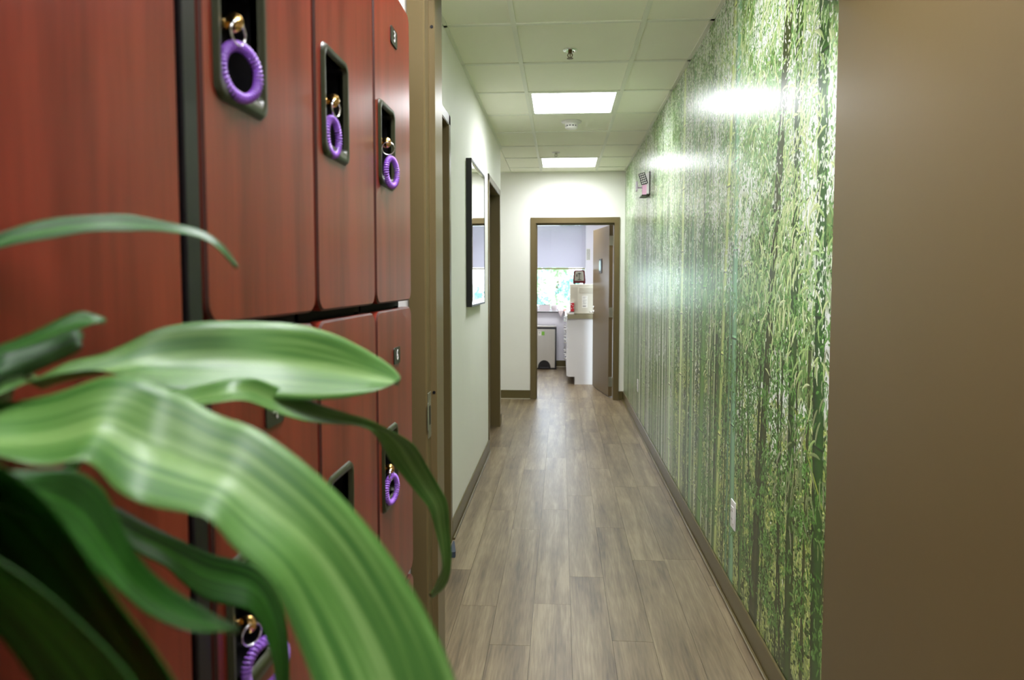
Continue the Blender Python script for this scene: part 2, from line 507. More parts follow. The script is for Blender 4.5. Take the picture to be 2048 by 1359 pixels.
lay(XL - .13, XL, DA0, DA1, 5)
lay(XL - .13, XL, DB0, DB1, 6)

# ------------------------------------------------------------------ ceiling with lay-in tiles
GL, T, Y0 = -0.2294, 0.61, 3.4214
ce = box('ceiling', (-1.9, 2.3, -1.82, YW + .16, HC + .02, HC + .12), M['tile'])
tag(ce, 'suspended ceiling of pale green-grey tiles', 'ceiling', kind='structure')
tag(box('ceiling_far', (FX0, FX1, YB + .125, YW, 2.44, 2.50), M['wall_far']), 'pale ceiling of the far room', 'ceiling', kind='structure')
tile_meshes = {}
LIGHT_ROWS = {2: 'near', 6: 'far', -2: 'hid', -4: 'room', -6: 'room2'}
def tile(x0, x1, y0, y1):
    key = (round(x1 - x0, 3), round(y1 - y0, 3))
    if key not in tile_meshes:
        bm = bmesh.new()
        w, l = key
        add_box(bm, .002, w - .002, .002, l - .002, 0.0, 0.014, bevel=0.002, seg=1)
        me = bpy.data.meshes.new('ceiling_tile'); bm.to_mesh(me); bm.free()
        me.materials.append(M['tile']); tile_meshes[key] = me
    o = bpy.data.objects.new('ceiling_tile', tile_meshes[key])
    o.location = (x0, y0, HC + .003)
    link(o, ce)
for k in range(-9, 8):
    ya, yb = Y0 + k * T, Y0 + (k + 1) * T
    yb_ = min(yb, YB)
    for xa, xb, mid in ((XL, GL, 0), (GL, GL + T, 1), (GL + T, XR, 0)):
        if mid and k in LIGHT_ROWS: continue
        tile(xa, xb, ya, yb_)
    if k in (5, 6, 7):
        for xa, xb in ((GL - 2 * T, GL - T), (GL - T, XL)):
            if ya > 6.4: tile(xa, xb, ya, yb_)
    if k <= -4:
        for xa, xb in ((XL - .33, XL), (XR, XR + T), (XR + T, 2.2)):
            tile(xa, xb, ya, yb_)
tw = 0.024
def tbar(x0, x1, y0, y1):
    bm = bmesh.new()
    add_box(bm, x0, x1, y0, y1, HC - .003, HC + .0035)
    mesh_obj('grid_bar', bm, M['tbar'], ce)
for x in (GL, GL + T): tbar(x - tw / 2, x + tw / 2, -1.7, YB)
for x0, x1 in ((XL, XL + .018), (XR - .018, XR)): tbar(x0, x1, 2.02, YB if x0 > 0 else 6.585)
for k in range(-8, 8):
    y = Y0 + k * T
    for xa, xb in ((XL, GL - tw / 2), (GL + tw / 2, GL + T - tw / 2), (GL + T + tw / 2, XR)):
        tbar(xa, xb, y - tw / 2, y + tw / 2)
tbar(-1.5, XR, YB - .018, YB)

# ------------------------------------------------------------------ ceiling lights
for k, where in LIGHT_ROWS.items():
    lab = {'near': 'square lit ceiling panel nearer the camera in the corridor ceiling',
           'far': 'square lit ceiling panel at the far end of the corridor ceiling',
           'hid': 'square lit ceiling panel just inside the corridor, above the frame edge',
           'room': 'square lit ceiling panel just in front of the near door frame',
           'room2': 'square lit ceiling panel above the corn plant'}[where]
    ya, yb = Y0 + k * T, Y0 + (k + 1) * T
    t = thing('ceiling_light', (GL + T / 2, (ya + yb) / 2, HC), lab, 'ceiling light', 'square ceiling light panels')
    bm = bmesh.new()
    h = T / 2
    add_box(bm, -h + .012, h - .012, -h + .012, -h + .032, -.001, .02)
    add_box(bm, -h + .012, h - .012, h - .032, h - .012, -.001, .02)
    add_box(bm, -h + .012, -h + .032, -h + .032, h - .032, -.001, .02)
    add_box(bm, h - .032, h - .012, -h + .032, h - .032, -.001, .02)
    mesh_obj('frame', bm, M['tbar'], t)
    bm = bmesh.new()
    add_box(bm, -h + .032, h - .032, -h + .032, h - .032, .004, .012)
    mesh_obj('diffuser', bm, M['panel_room'] if where == 'room' else M['panel_room2'] if where == 'room2' else M['panel_old'] if where == 'hid' else M['panel'], t)

def added_fill_light(x, y, z, m, lab):
    t = thing('ceiling_light', (x, y, z), lab, 'ceiling light', 'square ceiling light panels')
    bm = bmesh.new(); add_box(bm, -.30, .30, -.30, .30, -.004, -.001); mesh_obj('frame', bm, M['tbar'], t)
    bm = bmesh.new(); add_box(bm, -.27, .27, -.27, .27, -.008, -.004); mesh_obj('diffuser', bm, m, t)
added_fill_light(-.1, 9.0, 2.44, M['panel_far_fill'], 'unseen fill light panel added to brighten the far room')  # out-of-view panel, added only to lift the far room's brightness

# ------------------------------------------------------------------ baseboards
def baseb(name, boxes, label):
    bm = bmesh.new()
    for b in boxes: add_box(bm, *b, bevel=.002, seg=1)
    return tag(mesh_obj(name, bm, M['base']), label, 'baseboard', kind='structure')
bl = baseb('baseboard_left', [(XL, XL + .009, DA1 + .05, DB0 - .05, 0, .1), (XL, XL + .009, 2.03, DA0 - .05, 0, .1), (XL, XL + .009, DB1 + .052, 6.594, 0, .1)],
      'olive-brown baseboard under the mirror wall')
br = baseb('baseboard_right', [(XR - .009, XR, 1.874, YB, 0, .1)], 'olive-brown baseboard under the bamboo mural')
bb = baseb('baseboard_back', [(-1.5, -.349, YB - .009, YB, 0, .1), (.649, XR - .01, YB - .009, YB, 0, .1)], 'olive-brown baseboard at the corridor end')
bw = baseb('baseboard_window', [(FX0, FX1, YW - .009, YW, 0, .1)], 'dark baseboard under the far window')
# thin pale bead at the foot of each baseboard
def bead(p, b):
    bm = bmesh.new(); add_box(bm, *b); mesh_obj('foot_bead', bm, M['caulk'], p)
bead(bb, (-1.5, -.349, YB - .013, YB - .009, 0, .007)); bead(bw, (FX0, FX1, YW - .013, YW - .009, 0, .007))
def shoe(p, x0, x1, ya, yb):
    bm = bmesh.new(); add_box(bm, x0, x1, ya, yb, 0, .013, bevel=.003, seg=2); mesh_obj('shoe_mould', bm, M['base'], p)
shoe(br, XR - .022, XR - .009, 1.874, YB - .01)
shoe(bl, XL + .009, XL + .02, DA1 + .05, DB0 - .05)

# ------------------------------------------------------------------ bamboo mural print
LEAVES = [
('thin_arc', 0, [(-0.322, 0.363, 1.3536, -0.322, 0.347, 1.3388), (-0.322, 0.378, 1.3639, -0.3185, 0.362, 1.35), (-0.322, 0.398, 1.3724, -0.3176, 0.382, 1.3607), (-0.3142, 0.418, 1.3796, -0.3027, 0.402, 1.366), (-0.3022, 0.438, 1.3828, -0.2915, 0.422, 1.3718), (-0.2915, 0.458, 1.3856, -0.2817, 0.442, 1.3728), (-0.2802, 0.468, 1.3831, -0.2709, 0.452, 1.3741), (-0.2647, 0.478, 1.3797, -0.256, 0.462, 1.3727), (-0.2556, 0.488, 1.3772, -0.2474, 0.472, 1.3706), (-0.2455, 0.493, 1.3701, -0.2394, 0.477, 1.365), (-0.2396, 0.498, 1.3614, -0.2342, 0.482, 1.3579), (-0.2351, 0.503, 1.3514, -0.2284, 0.487, 1.3503)]),
('fold_upper', 1, [(-0.318, 0.343, 1.2962, -0.3036, 0.327, 1.2896), (-0.3145, 0.358, 1.3006, -0.3007, 0.342, 1.2965), (-0.3126, 0.373, 1.3052, -0.2994, 0.357, 1.3016), (-0.3056, 0.383, 1.3095, -0.2931, 0.367, 1.3045), (-0.2979, 0.393, 1.3158, -0.2847, 0.377, 1.3089), (-0.288, 0.403, 1.323, -0.2785, 0.387, 1.3122), (-0.2806, 0.408, 1.3204, -0.2713, 0.392, 1.3159), (-0.2771, 0.413, 1.3177, -0.2673, 0.397, 1.3177)]),
('fold_lower', 2, [(-0.322, 0.353, 1.2935, -0.3138, 0.337, 1.27), (-0.322, 0.368, 1.2986, -0.3104, 0.352, 1.2765), (-0.3211, 0.383, 1.3005, -0.3087, 0.367, 1.2814), (-0.3108, 0.393, 1.3034, -0.2988, 0.377, 1.2885), (-0.3027, 0.403, 1.3079, -0.2897, 0.387, 1.2948), (-0.2935, 0.408, 1.3128, -0.2826, 0.392, 1.299), (-0.2915, 0.413, 1.3084, -0.2811, 0.397, 1.302)]),
('lance', 3, [(-0.322, 0.366, 1.2723, -0.2923, 0.314, 1.276), (-0.322, 0.381, 1.2755, -0.2929, 0.329, 1.2781), (-0.322, 0.401, 1.2789, -0.2936, 0.349, 1.2817), (-0.322, 0.421, 1.2833, -0.2897, 0.369, 1.2869), (-0.3215, 0.441, 1.2884, -0.2839, 0.389, 1.2876), (-0.3111, 0.456, 1.2902, -0.279, 0.404, 1.2872), (-0.3028, 0.471, 1.2963, -0.2733, 0.419, 1.2819), (-0.2935, 0.486, 1.3044, -0.2649, 0.434, 1.2742), (-0.2833, 0.501, 1.3085, -0.2569, 0.449, 1.2677), (-0.2682, 0.516, 1.3107, -0.2425, 0.464, 1.2638), (-0.2503, 0.536, 1.31, -0.2255, 0.484, 1.26), (-0.2264, 0.556, 1.3081, -0.2064, 0.504, 1.2551), (-0.209, 0.576, 1.3033, -0.1911, 0.524, 1.2505), (-0.1916, 0.601, 1.2931, -0.1757, 0.549, 1.2476), (-0.1721, 0.626, 1.2763, -0.1604, 0.574, 1.2474), (-0.1553, 0.641, 1.261, -0.1459, 0.589, 1.2512), (-0.149, 0.646, 1.2506, -0.1379, 0.594, 1.2566)]),
('hanging', 4, [(-0.2848, 0.416, 1.2673, -0.2634, 0.384, 1.2585), (-0.2646, 0.436, 1.2674, -0.2456, 0.404, 1.2607), (-0.2486, 0.456, 1.2694, -0.2315, 0.424, 1.2627), (-0.2267, 0.461, 1.2746, -0.2146, 0.429, 1.2652), (-0.2165, 0.481, 1.2737, -0.2075, 0.449, 1.2632), (-0.2127, 0.506, 1.2648, -0.2049, 0.474, 1.2531), (-0.2034, 0.536, 1.2507, -0.1954, 0.504, 1.2393), (-0.1845, 0.576, 1.2316, -0.1866, 0.544, 1.2276), (-0.1701, 0.616, 1.2176, -0.1721, 0.584, 1.2188), (-0.1595, 0.656, 1.1984, -0.1679, 0.624, 1.2033), (-0.1464, 0.696, 1.1768, -0.169, 0.664, 1.1756), (-0.1422, 0.726, 1.1502, -0.1615, 0.694, 1.1479), (-0.1317, 0.756, 1.1149, -0.1517, 0.724, 1.1186), (-0.1249, 0.771, 1.0907, -0.1408, 0.739, 1.0979), (-0.1263, 0.786, 1.0568, -0.1372, 0.754, 1.0691), (-0.1251, 0.796, 1.0267, -0.1319, 0.764, 1.0401), (-0.1278, 0.801, 0.9978, -0.1311, 0.769, 1.0187), (-0.1364, 0.806, 0.9786, -0.1384, 0.774, 1.0032), (-0.1517, 0.811, 0.9649, -0.1469, 0.779, 0.9821)]),
('broad', 5, [(-0.3143, 0.329, 1.2716, -0.25, 0.261, 1.2729), (-0.3117, 0.344, 1.2752, -0.2509, 0.276, 1.2709), (-0.3022, 0.359, 1.2759, -0.246, 0.291, 1.2654), (-0.2901, 0.369, 1.2768, -0.2403, 0.301, 1.2586), (-0.2733, 0.374, 1.2813, -0.231, 0.306, 1.2573), (-0.2619, 0.379, 1.286, -0.2236, 0.311, 1.2582), (-0.2504, 0.384, 1.2874, -0.2187, 0.316, 1.2527), (-0.2388, 0.389, 1.2848, -0.215, 0.321, 1.2417), (-0.2299, 0.394, 1.2781, -0.2071, 0.326, 1.2335), (-0.215, 0.394, 1.2718, -0.1945, 0.326, 1.23), (-0.1973, 0.394, 1.2615, -0.1795, 0.326, 1.2279), (-0.1795, 0.394, 1.257, -0.1683, 0.326, 1.224), (-0.159, 0.394, 1.2442, -0.1598, 0.326, 1.213), (-0.1386, 0.394, 1.2285, -0.15, 0.326, 1.2046), (-0.1197, 0.394, 1.2104, -0.139, 0.326, 1.1938), (-0.1023, 0.394, 1.1902, -0.1312, 0.326, 1.1779), (-0.086, 0.392, 1.1679, -0.124, 0.324, 1.163), (-0.0717, 0.389, 1.1448, -0.1165, 0.321, 1.1476), (-0.0604, 0.384, 1.1216, -0.1094, 0.316, 1.1337), (-0.0527, 0.379, 1.0988, -0.0997, 0.311, 1.1181), (-0.0493, 0.374, 1.0763, -0.0727, 0.306, 1.1062), (-0.0516, 0.369, 1.0455, -0.0455, 0.301, 1.0986)]),
('shaded', 4, [(-0.292, 0.38, 1.2198, -0.2717, 0.36, 1.2083), (-0.2854, 0.4, 1.2093, -0.2659, 0.38, 1.1971), (-0.2801, 0.42, 1.1993, -0.2627, 0.4, 1.1853), (-0.2767, 0.435, 1.1869, -0.2599, 0.415, 1.1696), (-0.269, 0.45, 1.1734, -0.2544, 0.43, 1.1579), (-0.2566, 0.465, 1.1584, -0.2515, 0.445, 1.1399), (-0.244, 0.475, 1.147, -0.2398, 0.455, 1.1237), (-0.2287, 0.485, 1.1398, -0.2254, 0.465, 1.1153), (-0.2144, 0.49, 1.1289, -0.2153, 0.47, 1.1097), (-0.2057, 0.495, 1.1082, -0.2095, 0.475, 1.0929), (-0.2005, 0.495, 1.0838, -0.2037, 0.475, 1.0748), (-0.1992, 0.495, 1.0534, -0.2022, 0.475, 1.0573), (-0.2017, 0.495, 1.0188, -0.2009, 0.475, 1.0315)]),
('olive', 6, [(-0.2436, 0.272, 1.2588, -0.2322, 0.252, 1.2549), (-0.2277, 0.285, 1.2587, -0.2271, 0.265, 1.2509), (-0.2192, 0.295, 1.2583, -0.2205, 0.275, 1.2425), (-0.2137, 0.305, 1.2511, -0.2153, 0.285, 1.2311), (-0.209, 0.31, 1.2404, -0.2079, 0.29, 1.2205), (-0.206, 0.315, 1.2233, -0.2025, 0.295, 1.2089), (-0.2005, 0.32, 1.2064, -0.1967, 0.3, 1.1988), (-0.1913, 0.325, 1.1927, -0.1883, 0.305, 1.1869), (-0.1779, 0.33, 1.1802, -0.1722, 0.31, 1.1778), (-0.1688, 0.332, 1.1737, -0.1612, 0.312, 1.1767), (-0.1606, 0.335, 1.1679, -0.1513, 0.315, 1.1772)]),
('drooping', 6, [(-0.2166, 0.234, 1.28, -0.2662, 0.266, 1.26), (-0.214, 0.246, 1.2753, -0.2724, 0.278, 1.2392), (-0.207, 0.254, 1.2666, -0.2693, 0.286, 1.2209), (-0.1992, 0.259, 1.2554, -0.2605, 0.291, 1.2055), (-0.1941, 0.264, 1.2418, -0.2512, 0.296, 1.1908), (-0.1866, 0.266, 1.2269, -0.2414, 0.298, 1.1761), (-0.1773, 0.267, 1.2113, -0.232, 0.299, 1.1617), (-0.1662, 0.267, 1.1961, -0.2218, 0.299, 1.1444), (-0.1545, 0.264, 1.1816, -0.2095, 0.296, 1.1303), (-0.1449, 0.259, 1.1687, -0.1819, 0.291, 1.1235), (-0.1386, 0.254, 1.1541, -0.1595, 0.286, 1.1293)]),
('low', 6, [(-0.2169, 0.225, 1.2552, -0.243, 0.245, 1.2339), (-0.2115, 0.235, 1.2471, -0.2348, 0.255, 1.216), (-0.1934, 0.24, 1.2317, -0.2252, 0.26, 1.2017), (-0.1782, 0.242, 1.2162, -0.2169, 0.262, 1.1865), (-0.1634, 0.242, 1.2016, -0.208, 0.262, 1.1723), (-0.1511, 0.24, 1.1881, -0.1996, 0.26, 1.1594), (-0.141, 0.235, 1.1768, -0.18, 0.255, 1.1453), (-0.1357, 0.23, 1.1658, -0.1505, 0.25, 1.1494)])]
CULMS = [
(3.535, 1.54, 3.615, 0.326, 0.115, (100, 140, 62)),
(4.67, 1.604, 4.639, 0.234, 0.065, (190, 205, 165)),
(4.209, 1.752, 4.234, 0.15, 0.072, (196, 208, 150)),
(3.102, 1.515, 3.227, 0.204, 0.06, (178, 192, 120)),
(2.943, 1.707, 2.93, 0.437, 0.078, (128, 170, 134)),
(3.008, 1.344, 3.016, 0.625, 0.027, (110, 150, 115)),
(2.427, 1.343, 2.596, 0.092, 0.07, (52, 62, 22)),
(2.203, 1.554, 2.194, 0.098, 0.058, (46, 74, 24)),
(2.01, 2.096, 1.95, 0.239, 0.071, (40, 78, 26)),
(2.507, 0.748, 2.548, 0.078, 0.032, (40, 60, 20)),
(2.054, 1.145, 2.069, 0.171, 0.021, (60, 70, 30)),
(2.17, 0.952, 1.928, 0.724, 0.013, (150, 165, 80)),
(6.074, 1.6, 6.064, 0.323, 0.111, (150, 175, 110)),
(5.495, 1.651, 5.452, 0.194, 0.09, (110, 135, 70)),
(5.055, 1.556, 5.031, 0.139, 0.077, (80, 105, 50)),
(3.886, 1.452, 3.888, 0.192, 0.061, (110, 150, 100)),
(3.189, 1.033, 3.276, 0.14, 0.042, (80, 110, 50)),
(2.741, 0.789, 2.783, 0.122, 0.031, (75, 110, 50)),
(3.441, 1.534, 3.442, 1.249, 0.059, (90, 120, 60))]

def noise2(h, w, cy, cx, seed):
    r = np.random.default_rng(seed)
    g = r.random((cy + 2, cx + 2))
    yy = np.linspace(0, cy, h, endpoint=False); xx = np.linspace(0, cx, w, endpoint=False)
    yi = yy.astype(int); xi = xx.astype(int)
    fy = yy - yi; fx = xx - xi
    fy = fy * fy * (3 - 2 * fy); fx = fx * fx * (3 - 2 * fx)
    a = g[yi][:, xi]; b = g[yi][:, xi + 1]; c = g[yi + 1][:, xi]; d = g[yi + 1][:, xi + 1]
    fx = fx[None, :]; fy = fy[:, None]
    return (a * (1 - fx) + b * fx) * (1 - fy) + (c * (1 - fx) + d * fx) * fy

def paint_mural():
    U0, U1 = 1.872, YB
    SX, SZ = 480, 640
    W = int((U1 - U0) * SX); H_ = int(HC * SZ)
    u = U0 + (np.arange(W) + .5) / SX; z = (np.arange(H_) + .5) / SZ
    U, Z = np.meshgrid(u, z)
    def lerp(a, b, t): return np.array(a)[None, None, :] * (1 - t[..., None]) + np.array(b)[None, None, :] * t[..., None]
    n1 = noise2(H_, W, 9, 20, 1); n2 = noise2(H_, W, 40, 90, 2); n3 = noise2(H_, W, 160, 330, 3)
    n4 = noise2(H_, W, 6, 500, 4)
    near = np.clip((4.6 - U) / 2.2, 0, 1)
    # backdrop: pale sky gaps high up, olive undergrowth low down
    base = lerp((84, 108, 48), (190, 204, 146), np.clip(n1 * .5 + n3 * .35 + n2 * .25, 0, 1))
    skyw = (n1 - .46) * 2.6 + (n2 - .5) * 1.6 + (Z - 1.15) * .45 + near * .05
    for pu, pz, ru, rz, am in ((2.10, 1.52, .14, .16, 1.6), (2.0, 1.20, .12, .14, 1.4), (2.25, .93, .22, .10, 1.3), (1.93, 1.0, .06, .3, 1.2), (2.45, 1.75, .3, .2, -.9), (2.7, 1.2, .3, .25, -1.2), (2.3, .35, .6, .3, -.6)):
        skyw = skyw + am * np.exp(-((U - pu) / ru) ** 2 - ((Z - pz) / rz) ** 2)
    skyw = np.clip(skyw, 0, 1)
    skyw *= np.clip((Z - .35) / .5, 0, 1)
    base = base * (1 - skyw[..., None]) + np.array((236, 238, 234)) * skyw[..., None]
    stem = np.clip((n4 - .45) * 4, 0, 1) * np.clip((U - 2.9) / 1.5, 0, 1)
    base = base * (1 - .5 * stem[..., None]) + np.array((92, 112, 62)) * .5 * stem[..., None]
    img = base.astype(np.float32)

    def splat(cu, cz, ang, ln, wd, col, ns, nw, curve=0.0):
        """cu,cz base points; ang from straight down; taper leaf shapes"""
        n = len(cu)
        s = np.linspace(0, 1, ns)[None, :, None]
        w = np.linspace(-1, 1, nw)[None, None, :]
        prof = np.sin(np.pi * np.clip(s * .92 + .06, 0, 1)) ** .8
        a = (ang[:, None, None] + curve * s * np.sign(ang[:, None, None] + 1e-6) * -1)
        L_ = ln[:, None, None]; Wd = wd[:, None, None] * prof * .5
        pu = cu[:, None, None] + np.sin(a) * L_ * s + np.cos(a) * Wd * w
        pz = cz[:, None, None] - np.cos(a) * L_ * s + np.sin(a) * Wd * w
        ix = ((pu - U0) * SX).astype(int); iz = (pz * SZ).astype(int)
        ok = (ix >= 0) & (ix < W) & (iz >= 0) & (iz < H_)
        shade = 1 + .12 * w * np.ones_like(s)
        c = col[:, None, None, :] * shade[..., None]
        c = np.broadcast_to(c, ok.shape + (3,))
        img[iz[ok], ix[ok]] = c[ok]

    def leaves(n, u0, u1, z0, z1, ln, wd, cols, spread, seed, mask=None):
        r = np.random.default_rng(seed)
        cu = r.uniform(u0, u1, n); cz = r.uniform(z0, z1, n)
        if mask is not None:
            k = mask(cu, cz, r); cu = cu[k]; cz = cz[k]; n = len(cu)
        ang = r.normal(0, spread, n) + r.choice([-.45, .45], n)
        L_ = r.uniform(*ln, n); W_ = r.uniform(*wd, n)
        ci = r.integers(0, len(cols), n)
        c = np.array(cols, float)[ci] * r.uniform(.88, 1.12, n)[:, None]
        ns = int(ln[1] * SZ * 1.1) + 3; nw = int(wd[1] * SX * 1.5) + 2
        B = 4000
        for i in range(0, n, B):
            splat(cu[i:i + B], cz[i:i + B], ang[i:i + B], L_[i:i + B], W_[i:i + B], c[i:i + B], ns, nw, .1)

    def stems(n, u0, u1, w0, w1, cols, seed, lean=.012, z0=0., z1=HC):
        r = np.random.default_rng(seed)
        for _ in range(n):
            ub = r.uniform(u0, u1); wd = r.uniform(w0, w1); c = np.array(cols[r.integers(0, len(cols))], float) * r.uniform(.85, 1.12)
            culm(ub + r.normal(0, lean) * 2, HC if z1 >= HC else z1, ub, z0, wd, c, r.uniform(.28, .42))
    def culm(ua, za, ub, zb, wd, c, step=.33, node=True):
        iz0 = max(0, int(min(za, zb) * SZ)); iz1 = min(H_, int(max(za, zb) * SZ))
        zz = (np.arange(iz0, iz1) + .5) / SZ
        t = (zz - zb) / (za - zb)
        uc = ub + (ua - ub) * t
        nw = max(2, int(wd * SX * 1.5))
        w = np.linspace(-1, 1, nw)
        pu = uc[:, None] + w[None, :] * wd / 2
        ix = ((pu - U0) * SX).astype(int)
        rows = np.broadcast_to(np.arange(iz0, iz1)[:, None], ix.shape)
        sh = .72 + .38 * np.cos((w + .25) * 1.35)[None, :] * np.ones_like(ix, float)
        ph = ((zz + ua * 1.7) % step) / step
        if node: sh = sh * np.where(ph < .018, .5, np.where(ph < .045, 1.22, 1.0))[:, None]
        ok = (ix >= 0) & (ix < W)
        col = np.clip(c[None, None, :] * sh[..., None], 0, 250)
        img[rows[ok], ix[ok]] = col[ok]

    G_dark = [(34, 56, 14), (48, 76, 20), (60, 88, 30), (40, 66, 26), (56, 70, 24)]
    G_mid = [(92, 140, 68), (112, 158, 88), (80, 126, 60), (130, 168, 100), (104, 144, 72)]
    G_lt = [(162, 194, 142), (184, 208, 164), (150, 186, 136), (196, 210, 160), (210, 224, 196)]
    WH = [(236, 240, 232), (226, 232, 216), (244, 244, 240)]
    # dark mass of small leaves, thinner where the sky shows through
    def pick(mp, lo=0.0, k=1.0):
        def f(cu, cz, r):
            i = np.clip((cz * SZ).astype(int), 0, H_ - 1); j = np.clip(((cu - U0) * SX).astype(int), 0, W - 1)
            return r.random(len(cu)) < lo + k * mp[i, j]
        return f
    clump = np.clip((n2 - .35) * 2.2, 0, 1)
    dark = np.clip(.55 + .5 * (n1 - .5) * 2 - skyw * .9 + .35 * np.exp(-((Z - 1.0) / .45) ** 2) + .6 * np.clip((Z - 2.15) / .3, 0, 1) * np.clip((U - 2.9), 0, 1), 0, 1) * (.5 + .5 * clump)
    stems(240, 3.0, U1, .006, .02, [(96, 118, 62), (132, 148, 92), (196, 204, 168), (66, 84, 34), (172, 186, 128), (228, 232, 220), (56, 70, 26)], 11)
    leaves(60000, U0, U1, 0, HC, (.010, .028), (.005, .010), G_dark, 1.1, 21, pick(dark))
    leaves(52000, U0, U1, .3, HC, (.010, .030), (.004, .009), G_mid, 1.0, 22, pick(1 - skyw * .6, 0, 1))
    leaves(36000, U0, U1, .1, HC, (.008, .026), (.005, .010), WH, .7, 23, pick(skyw, .02, .8))
    leaves(15000, U0, 4.4, 0, .95, (.008, .024), (.005, .011), [(176, 190, 108), (150, 170, 90), (196, 204, 140)], 1.3, 24, pick(1 - clump, 0, .9))
    leaves(46000, U0, 4.4, 0, 1.7, (.008, .028), (.004, .009), G_dark, 1.3, 25, pick(dark * clump, .04, 1.1))
    leaves(22000, 2.0, U1, .9, HC, (.012, .03), (.004, .008), G_mid + G_lt, .9, 26, pick(1 - skyw * .3))
    stems(26, U0, 3.4, .006, .018, [(44, 56, 20), (60, 74, 30), (52, 70, 26)], 12, z1=1.1, lean=.03)
    r = np.random.default_rng(13)
    for _ in range(230):
        ub = 3.1 + (U1 - 3.1) * r.random() ** .8
        c = np.array([(104, 138, 74), (134, 160, 98), (214, 220, 192), (70, 92, 44), (52, 72, 30), (196, 208, 162), (226, 230, 214), (84, 104, 52)][r.integers(0, 8)], float)
        culm(ub + r.normal(0, .02), r.uniform(1.2, 2.2), ub, 0, r.uniform(.008, .024), c, r.uniform(.26, .4))
    for (ua, za, ub, zb, wd, c) in CULMS:
        dz = za - zb
        s_ = (ua - ub) / dz
        lo = 0.0 if zb < .7 and wd > .025 else zb
        hi = HC if (za > 1.4 or wd > .05) else za
        cc = np.array(c, float)
        culm(ub + s_ * (hi - zb), hi, ub + s_ * (lo - zb), lo, wd, cc * 1.05, .36)
    # foliage hanging in front of the upper culms
    leaves(60000, U0, U1, 1.05, HC, (.010, .028), (.004, .008), G_mid + G_lt + G_lt, 1.0, 27, pick(clump * np.clip((Z - 1.0) / .9, 0, 1) * (1 - .4 * skyw)))
    leaves(36000, U0, U1, 1.1, HC, (.006, .02), (.004, .008), WH, .8, 29, pick(skyw * .6 + .3 * np.clip((Z - 1.5) / .8, 0, 1), .03, .8))
    leaves(9000, U0, 3.6, .2, 1.3, (.012, .035), (.004, .008), [(96, 146, 70), (118, 164, 90), (80, 126, 54)], .9, 28, pick(clump))
    # long pale drooping sprays
    r = np.random.default_rng(40)
    sprays = [(2.22, 1.66, 90), (2.30, 1.46, 80), (2.15, 1.34, 50), (2.42, 1.30, 60), (2.62, 1.42, 50), (2.05, 1.62, 30), (2.75, 1.2, 50),
              (2.5, 2.35, 80), (2.3, 2.3, 70), (2.85, 2.3, 70), (3.2, 2.25, 60), (3.35, 1.15, 50), (2.08, 2.2, 60), (2.6, 2.05, 60), (2.06, .88, 45), (2.2, .80, 45),
              (3.0, 1.75, 50), (3.6, 1.9, 60), (4.4, 1.9, 60), (5.2, 1.9, 60), (2.12, 1.95, 60), (2.02, 1.2, 30), (6.2, 1.9, 60)]
    for su, sz_, n in sprays:
        cu = su + r.normal(0, .10, n); cz = sz_ + r.normal(0, .13, n)
        ang = r.normal(.85, .5, n) * r.choice([1, 1, 1, -1], n); ln = r.uniform(.04, .085, n); wd = r.uniform(.006, .010, n)
        c = np.array([(186, 206, 140), (202, 214, 156), (168, 194, 124), (214, 220, 178), (150, 184, 118)], float)[r.integers(0, 5, n)]
        if sz_ < 1.0: c = c * .72
        splat(cu, cz, ang, ln, wd, c, 84, 11, .35)
    img[:] = np.clip(img, 0, 255)
    out = np.ones((H_, W, 4), np.float32)
    out[..., :3] = img / 255.0
    im = bpy.data.images.new('bamboo_print', W, H_)
    im.pixels.foreach_set(out.ravel())
    im.update()
    return im, U0, U1

im, U0, U1 = paint_mural()
mm = bpy.data.materials.new('bamboo_wall_print')
mm.use_nodes = True
nt = mm.node_tree
b = nt.nodes['Principled BSDF']
ti = nt.nodes.new('ShaderNodeTexImage'); ti.image = im; ti.extension = 'EXTEND'
hs = nt.nodes.new('ShaderNodeHueSaturation'); hs.inputs['Saturation'].default_value = 1.1; hs.inputs['Value'].default_value = 0.93
nt.links.new(ti.outputs[0], hs.inputs['Color'])
nt.links.new(hs.outputs[0], b.inputs['Base Color'])
b.inputs['Roughness'].default_value = 0.29
b.inputs['Specular IOR Level'].default_value = 0.55
M['mural'] = mm
me = bpy.data.meshes.new('mural_sheet')
me.from_pydata([(XR, U0, .1), (XR, U1, .1), (XR, U1, HC), (XR, U0, HC), (XR + .0015, U0, .1), (XR + .0015, U1, .1), (XR + .0015, U1, HC), (XR + .0015, U0, HC)], [],
               [(0, 3, 2, 1), (4, 5, 6, 7), (0, 1, 5, 4), (2, 3, 7, 6), (1, 2, 6, 5), (3, 0, 4, 7)])
uvl = me.uv_layers.new(name='UVMap')
for p in me.polygons:
    for li in p.loop_indices:
        v = me.vertices[me.loops[li].vertex_index].co
        uvl.data[li].uv = ((v.y - U0) / (U1 - U0), v.z / HC)
me.materials.append(mm)
mural = bpy.data.objects.new('mural_sheet', me)
link(mural, wr)
mural['label'] = 'glossy printed mural of a bamboo forest'

